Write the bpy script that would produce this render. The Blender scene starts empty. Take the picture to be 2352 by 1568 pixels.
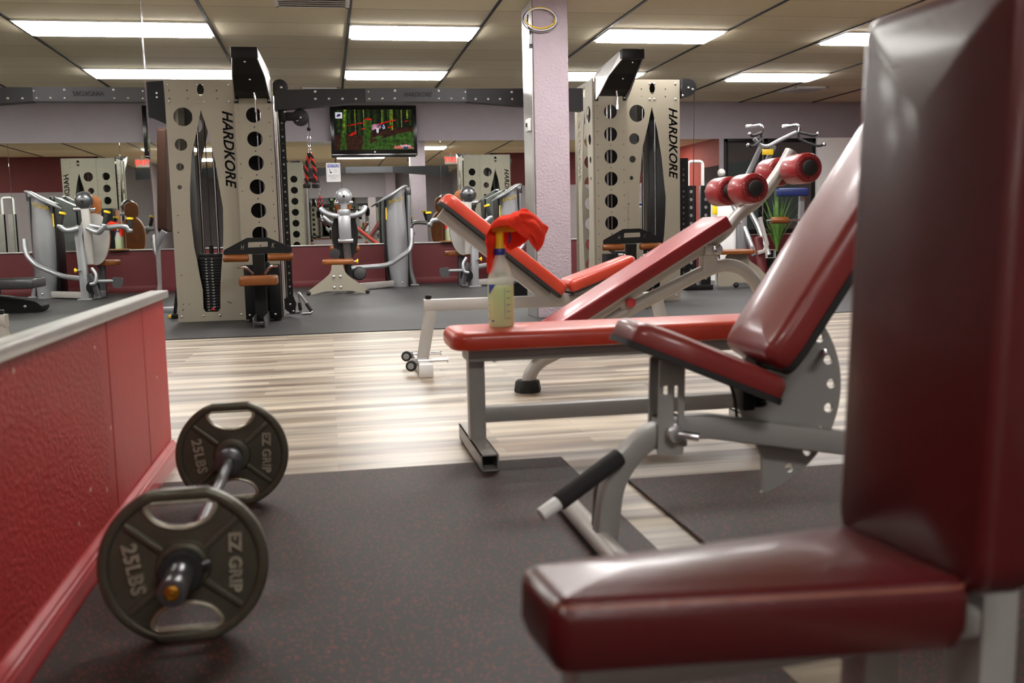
import bpy, bmesh, math, random
from mathutils import Vector, Matrix, noise
from math import sin, cos, pi, radians, sqrt
random.seed(7)
S = bpy.context.scene
COL = S.collection

# ------------------------------------------------------------------ camera
cam_d = bpy.data.cameras.new('camera')
cam = bpy.data.objects.new('camera', cam_d)
COL.objects.link(cam)
S.camera = cam
F_PX = 2251.4
cam_d.sensor_width = 36.0
cam_d.lens = 36.0 * F_PX / 2352.0
PIT, YAW, ROL = 0.11300, 0.18150, 0.02303
EYE = 0.753
fw = Vector((sin(YAW) * cos(PIT), cos(YAW) * cos(PIT), -sin(PIT)))
rt0 = Vector((cos(YAW), -sin(YAW), 0))
up0 = rt0.cross(fw)
rt = cos(ROL) * rt0 - sin(ROL) * up0
up = sin(ROL) * rt0 + cos(ROL) * up0
R3 = Matrix((rt, up, -fw)).transposed()
cam.matrix_world = Matrix.Translation((0, 0, EYE)) @ R3.to_4x4()
cam_d.clip_start = 0.05
cam_d.dof.use_dof = True
cam_d.dof.focus_distance = 8.0
cam_d.dof.aperture_fstop = 4.2

# ------------------------------------------------------------------ world, exposure
W = bpy.data.worlds.new('world')
S.world = W
W.use_nodes = True
W.node_tree.nodes['Background'].inputs[0].default_value = (0.9, 0.92, 1.0, 1)
W.node_tree.nodes['Background'].inputs[1].default_value = 0.02
S.view_settings.view_transform = 'Standard'
S.view_settings.look = 'None'
S.view_settings.gamma = 1.0
S.view_settings.use_curve_mapping = False
S.view_settings.exposure = 0.43
LIGHT_STRENGTH = 26.0
CEIL = 2.645
BACK = 14.6
WALLX = -0.551


# ------------------------------------------------------------------ materials
def lin(c):
    o = []
    for v in c[:3]:
        v /= 255.0
        o.append(v / 12.92 if v <= 0.04045 else ((v + 0.055) / 1.055) ** 2.4)
    return (*o, 1.0)


def mat(name, col, rough=.5, metal=0., var=.1, vscale=6., bump=0., bscale=80., spec=.5, coat=0., emit=None, estr=0.,
        bdist=.002):
    m = bpy.data.materials.new(name)
    m.use_nodes = True
    nt = m.node_tree
    b = nt.nodes['Principled BSDF']
    b.inputs['Roughness'].default_value = rough
    b.inputs['Metallic'].default_value = metal
    b.inputs['Specular IOR Level'].default_value = spec
    b.inputs['Coat Weight'].default_value = coat
    b.inputs['Coat Roughness'].default_value = .12
    c = lin(col)
    if emit:
        b.inputs['Emission Color'].default_value = lin(emit)
        b.inputs['Emission Strength'].default_value = estr
    tc = nt.nodes.new('ShaderNodeTexCoord')
    if var > 0:
        n = nt.nodes.new('ShaderNodeTexNoise')
        n.inputs['Scale'].default_value = vscale
        n.inputs['Detail'].default_value = 4
        nt.links.new(tc.outputs['Object'], n.inputs['Vector'])
        r = nt.nodes.new('ShaderNodeValToRGB')
        r.color_ramp.elements[0].position = .3
        r.color_ramp.elements[1].position = .7
        r.color_ramp.elements[0].color = (*[v * (1 - var) for v in c[:3]], 1)
        r.color_ramp.elements[1].color = (*[min(1, v * (1 + var)) for v in c[:3]], 1)
        nt.links.new(n.outputs['Fac'], r.inputs['Fac'])
        nt.links.new(r.outputs['Color'], b.inputs['Base Color'])
    else:
        b.inputs['Base Color'].default_value = c
    if bump > 0:
        n2 = nt.nodes.new('ShaderNodeTexNoise')
        n2.inputs['Scale'].default_value = bscale
        n2.inputs['Detail'].default_value = 3
        nt.links.new(tc.outputs['Object'], n2.inputs['Vector'])
        bp = nt.nodes.new('ShaderNodeBump')
        bp.inputs['Strength'].default_value = bump
        bp.inputs['Distance'].default_value = bdist
        nt.links.new(n2.outputs['Fac'], bp.inputs['Height'])
        nt.links.new(bp.outputs['Normal'], b.inputs['Normal'])
    return m


def nd(m, kind, **kw):
    n = m.node_tree.nodes.new(kind)
    for k, v in kw.items():
        if k in n.inputs:
            n.inputs[k].default_value = v
        else:
            setattr(n, k, v)
    return n


def lk(m, a, b):
    m.node_tree.links.new(a, b)


def base(m):
    return m.node_tree.nodes['Principled BSDF']


def mixrgb(m, fac, a, b, mode='MIX'):
    n = m.node_tree.nodes.new('ShaderNodeMix')
    n.data_type = 'RGBA'
    n.blend_type = mode
    for sock, v in ((n.inputs[0], fac), (n.inputs[6], a), (n.inputs[7], b)):
        if hasattr(v, 'is_linked'):
            m.node_tree.links.new(v, sock)
        else:
            sock.default_value = v
    return n.outputs[2]


def ramp(m, fac, stops, interp='LINEAR'):
    n = m.node_tree.nodes.new('ShaderNodeValToRGB')
    n.color_ramp.interpolation = interp
    while len(n.color_ramp.elements) < len(stops):
        n.color_ramp.elements.new(.5)
    for e, (p, c) in zip(n.color_ramp.elements, stops):
        e.position = p
        e.color = c
    m.node_tree.links.new(fac, n.inputs['Fac'])
    return n.outputs['Color']


MT = {}


def make_materials():
    g = MT
    g['lavender'] = mat('lavender_paint', (152, 144, 149), .75, var=.03, bump=.25, bscale=120)
    g['pillar'] = mat('textured_pillar_paint', (166, 152, 160), .6, var=.03, bump=.9, bscale=45, bdist=.012)
    g['dado'] = mat('maroon_paint', (94, 28, 32), .55, var=.08, bump=.15, bscale=60)
    g['darkred'] = mat('dark_red_paint', (96, 34, 36), .7, var=.06)
    g['coral'] = mat('coral_paint', (150, 62, 52), .7, var=.05)
    g['orange_leather'] = mat('worn_tan_leather', (126, 70, 24), .38, var=.12, vscale=10, bump=.2, bscale=200)
    g['brown_leather'] = mat('brown_leather', (146, 82, 30), .5, var=.15, vscale=8, bump=.2, bscale=200)
    g['dark_brown'] = mat('dark_brown_leather', (50, 29, 18), .6, spec=.2, var=.15, bump=.2, bscale=200)
    g['steel_panel'] = mat('beige_powder_steel', (150, 143, 127), .42, var=.03, vscale=3, bump=.08, bscale=300)
    g['grey_frame'] = mat('grey_powder_steel', (150, 148, 144), .42, .2, var=.04, bump=.12, bscale=260)
    g['light_frame'] = mat('pale_grey_powder_steel', (176, 172, 166), .4, .15, var=.03, bump=.1, bscale=260)
    g['silver'] = mat('silver_paint', (158, 160, 162), .32, .55, var=.04, vscale=4)
    g['dark_silver'] = mat('dark_silver_paint', (98, 98, 100), .3, .7, var=.05)
    g['chrome'] = mat('chrome', (215, 215, 220), .12, 1., var=0)
    g['bolt'] = mat('zinc_bolt', (205, 205, 208), .25, .9, var=0)
    g['black'] = mat('black_powder_steel', (15, 15, 16), .48, .1, spec=.3, var=.15, bump=.1, bscale=250)
    g['beam'] = mat('charcoal_powder_steel', (34, 34, 37), .45, .2, var=.12, vscale=3)
    g['beam_mid'] = mat('dark_grey_powder_steel', (72, 72, 76), .42, .3, var=.1, vscale=3)
    g['rubber'] = mat('black_rubber', (30, 29, 29), .75, var=.15, bump=.3, bscale=300)
    g['foam'] = mat('black_foam', (34, 33, 32), .85, var=.12, bump=.5, bscale=400)
    g['yellow'] = mat('yellow_plastic', (236, 196, 28), .4, var=.04)
    g['blue_pad'] = mat('navy_vinyl', (24, 40, 92), .4, var=.08)
    g['blue_plastic'] = mat('blue_plastic', (30, 44, 130), .4, var=.05)
    g['white'] = mat('white_plastic', (228, 228, 226), .4, var=.02)
    g['aluminium'] = mat('brushed_aluminium', (190, 188, 184), .35, .7, var=.06, vscale=12)
    g['brass'] = mat('brass', (180, 130, 50), .3, .9, var=.1)
    g['dark_glass'] = mat('night_window_glass', (84, 92, 90), .03, .55, var=0, spec=.8)
    g['leaf'] = mat('green_leaf', (92, 132, 58), .5, var=.25, vscale=15)
    g['wood_shelf'] = mat('varnished_wood', (170, 120, 62), .4, var=.2, vscale=12)
    g['liquid'] = mat('pale_green_cleaner', (206, 226, 96), .25, var=.02, emit=None)
    m = g['liquid']
    nt = m.node_tree
    tl = nt.nodes.new('ShaderNodeBsdfTranslucent')
    tl.inputs['Color'].default_value = lin((222, 238, 120))
    ms = nt.nodes.new('ShaderNodeMixShader')
    ms.inputs[0].default_value = .45
    nt.links.new(base(m).outputs[0], ms.inputs[1])
    nt.links.new(tl.outputs[0], ms.inputs[2])
    nt.links.new(ms.outputs[0], nt.nodes['Material Output'].inputs[0])
    g['towel'] = mat('red_microfibre', (246, 66, 46), .95, var=.08, vscale=40, bump=.6, bscale=500, spec=.1)
    g['black_gloss'] = mat('glossy_black_plastic', (12, 12, 14), .18, var=0)
    g['ink'] = mat('black_ink', (22, 22, 24), .6, var=0)
    g['blue_ink'] = mat('blue_ink', (34, 60, 160), .6, var=0)
    g['red_ink'] = mat('red_ink', (200, 40, 36), .6, var=0)
    g['gold_ink'] = mat('gold_ink', (190, 160, 60), .45, .3, var=0)
    g['red_knob'] = mat('red_knob_plastic', (196, 54, 62), .4, var=.06)
    g['black_rope'] = mat('black_rope', (28, 28, 28), .9, var=.2, bump=.6, bscale=300)
    g['red_rope'] = mat('red_rope', (206, 44, 34), .85, var=.15, bump=.6, bscale=300)

    def leather(name, col, edge, rough=.34):
        m = mat(name, col, rough, var=.1, vscale=5, bump=.35, bscale=260, coat=.25, bdist=.001)
        nt = m.node_tree
        n = nd(m, 'ShaderNodeTexNoise', Scale=3.0, Detail=5.0)
        tc = nd(m, 'ShaderNodeTexCoord')
        lk(m, tc.outputs['Object'], n.inputs['Vector'])
        mr = nd(m, 'ShaderNodeMapRange')
        mr.inputs['To Min'].default_value = rough - .06
        mr.inputs['To Max'].default_value = rough + .14
        lk(m, n.outputs['Fac'], mr.inputs['Value'])
        lk(m, mr.outputs['Result'], base(m).inputs['Roughness'])
        return m

    g['maroon_leather'] = leather('maroon_vinyl', (70, 15, 17), None, .28)
    g['wine_leather'] = leather('wine_vinyl', (124, 42, 40), None, .32)
    g['red_leather'] = leather('red_vinyl', (136, 25, 29), None, .36)
    g['orange_red'] = leather('orange_red_vinyl', (186, 58, 36), None, .38)
    g['piping'] = mat('worn_tan_piping', (128, 74, 54), .5, var=.2, vscale=30)

    # ---- plate iron with worn grey-olive paint
    m = g['iron'] = mat('olive_grey_cast_iron', (84, 81, 68), .3, .4, var=.16, vscale=14, bump=.3, bscale=130)
    m = g['iron_worn'] = mat('worn_cast_iron', (160, 154, 136), .36, .4, var=.25, vscale=40, bump=.3, bscale=130)

    # ---- mirror
    m = bpy.data.materials.new('mirror_glass')
    m.use_nodes = True
    b = base(m)
    b.inputs['Base Color'].default_value = (.80, .83, .79, 1)
    b.inputs['Metallic'].default_value = 1
    b.inputs['Roughness'].default_value = 0.0
    g['mirror'] = m

    # ---- emission panel
    m = bpy.data.materials.new('fluorescent_diffuser')
    m.use_nodes = True
    b = base(m)
    b.inputs['Base Color'].default_value = (.9, .9, .9, 1)
    b.inputs['Emission Color'].default_value = (1.0, .97, .95, 1)
    b.inputs['Emission Strength'].default_value = LIGHT_STRENGTH
    g['lamp'] = m

    # ---- ceiling tile: 2x4 ft panels, fine joints along X, pinholes
    m = bpy.data.materials.new('mineral_fibre_ceiling_tile')
    m.use_nodes = True
    b = base(m)
    b.inputs['Roughness'].default_value = .9
    tc = nd(m, 'ShaderNodeTexCoord')
    sep = nd(m, 'ShaderNodeSeparateXYZ')
    lk(m, tc.outputs['Object'], sep.inputs[0])
    sub = nd(m, 'ShaderNodeMath', operation='SUBTRACT')
    sub.inputs[1].default_value = 9.26
    lk(m, sep.outputs['Y'], sub.inputs[0])
    dv = nd(m, 'ShaderNodeMath', operation='DIVIDE')
    dv.inputs[1].default_value = .61
    lk(m, sub.outputs[0], dv.inputs[0])
    fr = nd(m, 'ShaderNodeMath', operation='FRACT')
    lk(m, dv.outputs[0], fr.inputs[0])
    sx = nd(m, 'ShaderNodeMath', operation='ADD')
    sx.inputs[1].default_value = .96
    lk(m, sep.outputs['X'], sx.inputs[0])
    dx = nd(m, 'ShaderNodeMath', operation='DIVIDE')
    dx.inputs[1].default_value = 1.22
    lk(m, sx.outputs[0], dx.inputs[0])
    flx = nd(m, 'ShaderNodeMath', operation='FLOOR')
    fly = nd(m, 'ShaderNodeMath', operation='FLOOR')
    lk(m, dx.outputs[0], flx.inputs[0])
    lk(m, dv.outputs[0], fly.inputs[0])
    cmb = nd(m, 'ShaderNodeCombineXYZ')
    lk(m, flx.outputs[0], cmb.inputs[0])
    lk(m, fly.outputs[0], cmb.inputs[1])
    wn = nd(m, 'ShaderNodeTexWhiteNoise')
    lk(m, cmb.outputs[0], wn.inputs['Vector'])
    tile = ramp(m, wn.outputs['Value'], [(0, lin((214, 203, 172))), (1, lin((232, 221, 192)))])
    joint = ramp(m, fr.outputs[0], [(0, (.42, .38, .33, 1)), (.018, (1, 1, 1, 1)), (.985, (1, 1, 1, 1)), (1, (.55, .5, .45, 1))])
    c1 = mixrgb(m, 1.0, tile, joint, 'MULTIPLY')
    vn = nd(m, 'ShaderNodeTexVoronoi', Scale=42.0)
    lk(m, tc.outputs['Object'], vn.inputs['Vector'])
    pin = ramp(m, vn.outputs['Distance'], [(0, (.45, .42, .38, 1)), (.14, (.6, .57, .5, 1)), (.2, (1, 1, 1, 1)), (1, (1, 1, 1, 1))])
    c2 = mixrgb(m, .55, c1, pin, 'MULTIPLY')
    lk(m, c2, b.inputs['Base Color'])
    g['ceiling'] = m

    # ---- washed wood plank floor (planks run along X)
    m = bpy.data.materials.new('washed_plank_floor')
    m.use_nodes = True
    b = base(m)
    tc = nd(m, 'ShaderNodeTexCoord')
    br = nd(m, 'ShaderNodeTexBrick', offset=.37, offset_frequency=2)
    br.inputs['Color1'].default_value = (0, 0, 0, 1)
    br.inputs['Color2'].default_value = (1, 1, 1, 1)
    br.inputs['Mortar'].default_value = (.3, .3, .3, 1)
    br.inputs['Scale'].default_value = 1.0
    br.inputs['Mortar Size'].default_value = .0012
    br.inputs['Bias'].default_value = 0.0
    br.inputs['Brick Width'].default_value = .9
    br.inputs['Row Height'].default_value = .085
    lk(m, tc.outputs['Object'], br.inputs['Vector'])
    mp = nd(m, 'ShaderNodeMapping')
    mp.inputs['Scale'].default_value = (1.2, 26, 1)
    lk(m, tc.outputs['Object'], mp.inputs['Vector'])
    gn = nd(m, 'ShaderNodeTexNoise', Scale=1.6, Detail=7.0, Roughness=.65)
    lk(m, mp.outputs[0], gn.inputs['Vector'])
    f1 = mixrgb(m, .55, br.outputs['Color'], gn.outputs['Fac'])
    wood = ramp(m, f1, [(.12, lin((88, 76, 64))), (.32, lin((146, 128, 106))), (.46, lin((164, 153, 136))), (.60, lin((190, 178, 156))),
                        (.85, lin((206, 197, 180)))])
    mp2 = nd(m, 'ShaderNodeMapping')
    mp2.inputs['Scale'].default_value = (.8, 9, 1)
    lk(m, tc.outputs['Object'], mp2.inputs['Vector'])
    g2 = nd(m, 'ShaderNodeTexNoise', Scale=1.1, Detail=3.0)
    lk(m, mp2.outputs[0], g2.inputs['Vector'])
    grey = ramp(m, g2.outputs['Fac'], [(.42, (1, 1, 1, 1)), (.62, lin((178, 174, 172)))])
    w2 = mixrgb(m, 1.0, wood, grey, 'MULTIPLY')
    lk(m, w2, b.inputs['Base Color'])
    b.inputs['Roughness'].default_value = .34
    g['wood'] = m

    # ---- rubber floor with speckle
    def speck(name, col, spk, scale, amt, rough):
        m = bpy.data.materials.new(name)
        m.use_nodes = True
        b = base(m)
        tc = nd(m, 'ShaderNodeTexCoord')
        n = nd(m, 'ShaderNodeTexNoise', Scale=1.3, Detail=6.0)
        lk(m, tc.outputs['Object'], n.inputs['Vector'])
        c0 = ramp(m, n.outputs['Fac'], [(.3, (*[v * .8 for v in lin(col)[:3]], 1)), (.7, (*[v * 1.25 for v in lin(col)[:3]], 1))])
        v = nd(m, 'ShaderNodeTexVoronoi', Scale=scale)
        lk(m, tc.outputs['Object'], v.inputs['Vector'])
        sp = nd(m, 'ShaderNodeSeparateColor')
        lk(m, v.outputs['Color'], sp.inputs[0])
        gt = nd(m, 'ShaderNodeMath', operation='GREATER_THAN')
        gt.inputs[1].default_value = 1 - amt
        lk(m, sp.outputs[0], gt.inputs[0])
        lt = nd(m, 'ShaderNodeMath', operation='LESS_THAN')
        lt.inputs[1].default_value = .42
        lk(m, v.outputs['Distance'], lt.inputs[0])
        mu = nd(m, 'ShaderNodeMath', operation='MULTIPLY')
        lk(m, gt.outputs[0], mu.inputs[0])
        lk(m, lt.outputs[0], mu.inputs[1])
        c1 = mixrgb(m, mu.outputs[0], c0, lin(spk))
        lk(m, c1, b.inputs['Base Color'])
        b.inputs['Roughness'].default_value = rough
        b.inputs['Specular IOR Level'].default_value = .28
        n2 = nd(m, 'ShaderNodeTexNoise', Scale=180.0, Detail=3.0)
        lk(m, tc.outputs['Object'], n2.inputs['Vector'])
        bp = nd(m, 'ShaderNodeBump', Strength=.35, Distance=.002)
        lk(m, n2.outputs['Fac'], bp.inputs['Height'])
        lk(m, bp.outputs['Normal'], b.inputs['Normal'])
        return m

    g['rubber_floor'] = speck('grey_black_rubber_flooring', (46, 45, 44), (70, 68, 66), 120, .1, .55)
    g['mat_rubber'] = speck('red_flecked_rubber', (46, 40, 37), (128, 54, 40), 190, .22, .6)

    # ---- painted red half wall with chips
    def redwall(name, bump, bs, dist):
        m = mat(name, (166, 36, 33), .48, spec=.3, var=.12, vscale=3, bump=bump, bscale=bs, bdist=dist)
        nt = m.node_tree
        tc = nd(m, 'ShaderNodeTexCoord')
        v = nd(m, 'ShaderNodeTexVoronoi', Scale=11.0)
        lk(m, tc.outputs['Object'], v.inputs['Vector'])
        sp = nd(m, 'ShaderNodeSeparateColor')
        lk(m, v.outputs['Color'], sp.inputs[0])
        gt = nd(m, 'ShaderNodeMath', operation='GREATER_THAN')
        gt.inputs[1].default_value = .86
        lk(m, sp.outputs[0], gt.inputs[0])
        n = nd(m, 'ShaderNodeTexNoise', Scale=60.0)
        lk(m, tc.outputs['Object'], n.inputs['Vector'])
        th = nd(m, 'ShaderNodeMath', operation='MULTIPLY')
        th.inputs[1].default_value = .12
        lk(m, n.outputs['Fac'], th.inputs[0])
        lt = nd(m, 'ShaderNodeMath', operation='LESS_THAN')
        lk(m, v.outputs['Distance'], lt.inputs[0])
        lk(m, th.outputs[0], lt.inputs[1])
        mu = nd(m, 'ShaderNodeMath', operation='MULTIPLY')
        lk(m, gt.outputs[0], mu.inputs[0])
        lk(m, lt.outputs[0], mu.inputs[1])
        old = base(m).inputs['Base Color'].links[0].from_socket
        c = mixrgb(m, mu.outputs[0], old, lin((226, 196, 180)))
        lk(m, c, base(m).inputs['Base Color'])
        return m

    g['stucco'] = redwall('red_stucco_paint', .9, 85, .006)
    g['red_board'] = redwall('red_board_paint', .25, 25, .004)
    g['red_trim'] = mat('glossy_red_trim_paint', (178, 62, 64), .3, var=.12, vscale=14, bump=.2, bscale=30)

    # ---- milky bottle plastic
    m = bpy.data.materials.new('milky_plastic')
    m.use_nodes = True
    nt = m.node_tree
    b = base(m)
    b.inputs['Base Color'].default_value = (.86, .88, .86, 1)
    b.inputs['Roughness'].default_value = .3
    tr = nt.nodes.new('ShaderNodeBsdfTransparent')
    mx = nt.nodes.new('ShaderNodeMixShader')
    mx.inputs[0].default_value = .42
    nt.links.new(tr.outputs[0], mx.inputs[1])
    nt.links.new(b.outputs[0], mx.inputs[2])
    nt.links.new(mx.outputs[0], nt.nodes['Material Output'].inputs[0])
    g['milky'] = m


make_materials()

# ------------------------------------------------------------------ object helpers
ORIG = {}
LOCAL = Vector((0, 0, 0))


def set_props(o, label, cat, group=None):
    o['label'] = label
    o['category'] = cat
    if group:
        o['group'] = group


def thing(name, label, cat, loc=(0, 0, 0), rz=0., group=None, local=False):
    o = bpy.data.objects.new(name, None)
    COL.objects.link(o)
    o.empty_display_size = .1
    o.location = loc
    o.rotation_euler = (0, 0, rz)
    set_props(o, label, cat, group)
    ORIG[o.name] = Vector((0, 0, 0)) if local else Vector(loc)
    return o


def tag(o, label, cat, group=None):
    set_props(o, label, cat, group)
    return o


def copy_tree(o, parent=None):
    c = o.copy()
    COL.objects.link(c)
    if parent is not None:
        c.parent = parent
    for ch in list(o.children):
        copy_tree(ch, c)
    return c


def frame(o, x, y=None, z=None):
    """matrix whose local axes are x, y (z = x cross y)"""
    x = Vector(x).normalized()
    if z is not None:
        z = Vector(z).normalized()
        y = z.cross(x).normalized()
        z = x.cross(y)
    else:
        y = Vector(y)
        y = (y - y.dot(x) * x).normalized()
        z = x.cross(y)
    m = Matrix((x, y, z)).transposed().to_4x4()
    m.translation = Vector(o)
    return m


def XZ(y):
    """local (x, y) plane -> world (X, Z) at depth Y, local +z faces the viewer (-Y)"""
    return Matrix(((1, 0, 0, 0), (0, 0, -1, y), (0, 1, 0, 0), (0, 0, 0, 1)))


def fillet(pts, r, n=6):
    pts = [Vector(p) for p in pts]
    out = [pts[0]]
    for i in range(1, len(pts) - 1):
        a, b, c = pts[i - 1], pts[i], pts[i + 1]
        u = (a - b)
        v = (c - b)
        d = min(r, u.length * .49, v.length * .49)
        p0 = b + u.normalized() * d
        p1 = b + v.normalized() * d
        for k in range(n + 1):
            t = k / n
            out.append((1 - t) ** 2 * p0 + 2 * t * (1 - t) * b + t * t * p1)
    out.append(pts[-1])
    return out


def spline(pts, n=6):
    """Catmull-Rom through the points"""
    P = [Vector(p) for p in pts]
    P = [2 * P[0] - P[1]] + P + [2 * P[-1] - P[-2]]
    out = []
    for i in range(1, len(P) - 2):
        for k in range(n):
            t = k / n
            a, b, c, d = P[i - 1], P[i], P[i + 1], P[i + 2]
            out.append(.5 * ((2 * b) + (c - a) * t + (2 * a - 5 * b + 4 * c - d) * t * t + (3 * b - a - 3 * c + d) * t ** 3))
    out.append(P[-2])
    return out


def rrect(w, h, r, n=6, cx=0, cy=0):
    out = []
    for (sx, sy, a0) in ((1, 1, 0), (-1, 1, 90), (-1, -1, 180), (1, -1, 270)):
        for k in range(n + 1):
            a = radians(a0 + 90 * k / n)
            out.append((cx + sx * (w / 2 - r) + r * cos(a), cy + sy * (h / 2 - r) + r * sin(a)))
    return out


def rpoly(pts, r, n=5):
    P = [Vector((*p, 0)) for p in pts]
    out = []
    N = len(P)
    for i in range(N):
        a, b, c = P[i - 1], P[i], P[(i + 1) % N]
        rr = r[i] if isinstance(r, (list, tuple)) else r
        if rr <= 0:
            out.append((b.x, b.y))
            continue
        u, v = a - b, c - b
        d = min(rr, u.length * .49, v.length * .49)
        p0 = b + u.normalized() * d
        p1 = b + v.normalized() * d
        for k in range(n + 1):
            t = k / n
            q = (1 - t) ** 2 * p0 + 2 * t * (1 - t) * b + t * t * p1
            out.append((q.x, q.y))
    return out


def circle(cx, cy, r, n=24, a0=0):
    return [(cx + r * cos(a0 + 2 * pi * k / n), cy + r * sin(a0 + 2 * pi * k / n)) for k in range(n)]


def inset(pts, d):
    N = len(pts)
    area = sum(pts[i - 1][0] * pts[i][1] - pts[i][0] * pts[i - 1][1] for i in range(N))
    s = 1 if area > 0 else -1
    out = []
    for i in range(N):
        a, b, c = Vector(pts[i - 1]), Vector(pts[i]), Vector(pts[(i + 1) % N])
        u = (b - a)
        v = (c - b)
        if u.length < 1e-9:
            u = v
        if v.length < 1e-9:
            v = u
        nrm = Vector((-(u.normalized() + v.normalized()).y, (u.normalized() + v.normalized()).x))
        if nrm.length < 1e-6:
            nrm = Vector((-u.y, u.x))
        nrm.normalize()
        out.append(tuple(b + s * d * nrm))
    return out


def curve_mesh(loops, half):
    cu = bpy.data.curves.new('tmp', 'CURVE')
    cu.dimensions = '2D'
    cu.fill_mode = 'BOTH'
    cu.extrude = half
    for lp in loops:
        sp = cu.splines.new('POLY')
        sp.points.add(len(lp) - 1)
        for p, q in zip(sp.points, lp):
            p.co = (q[0], q[1], 0, 1)
        sp.use_cyclic_u = True
    return _eval(cu)


def _eval(cu):
    ob = bpy.data.objects.new('tmp', cu)
    COL.objects.link(ob)
    dg = bpy.context.evaluated_depsgraph_get()
    me = bpy.data.meshes.new_from_object(ob.evaluated_get(dg))
    bpy.data.objects.remove(ob)
    bpy.data.curves.remove(cu)
    return me


def text_curve(s, size, extrude, shear, offset, spacing, fill='BOTH'):
    cu = bpy.data.curves.new('tmp', 'FONT')
    cu.body = s
    cu.size = size
    cu.extrude = extrude
    cu.shear = shear
    cu.offset = offset
    cu.space_character = spacing
    cu.align_x = 'CENTER'
    cu.align_y = 'CENTER'
    cu.fill_mode = fill
    cu.resolution_u = 3
    return cu


def text_mesh(s, size, extrude=.002, shear=0., offset=0., spacing=1.):
    return _eval(text_curve(s, size, extrude, shear, offset, spacing))


def text_loops(s, size, shear=0., offset=0., spacing=1.):
    me = _eval(text_curve(s, size, 0., shear, offset, spacing, 'FRONT'))
    bm = bmesh.new()
    bm.from_mesh(me)
    bpy.data.meshes.remove(me)
    bmesh.ops.remove_doubles(bm, verts=bm.verts, dist=1e-6)
    edges = [e for e in bm.edges if len(e.link_faces) == 1]
    nb = {}
    for e in edges:
        a, b = e.verts
        nb.setdefault(a, []).append(b)
        nb.setdefault(b, []).append(a)
    seen = set()
    loops = []
    for v in list(nb):
        if v in seen or len(nb[v]) != 2:
            continue
        lp = [v]
        seen.add(v)
        cur, prev = nb[v][0], v
        while cur is not v and cur not in seen:
            lp.append(cur)
            seen.add(cur)
            nx = [w for w in nb[cur] if w is not prev]
            if not nx:
                break
            prev, cur = cur, nx[0]
        if len(lp) > 2:
            loops.append([(w.co.x, w.co.y) for w in lp])
    bm.free()
    return loops


def xf2(loop, ang, sx, sy, ox, oy):
    c, s = cos(ang), sin(ang)
    return [(ox + c * x * sx - s * y * sy, oy + s * x * sx + c * y * sy) for x, y in loop]


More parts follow.
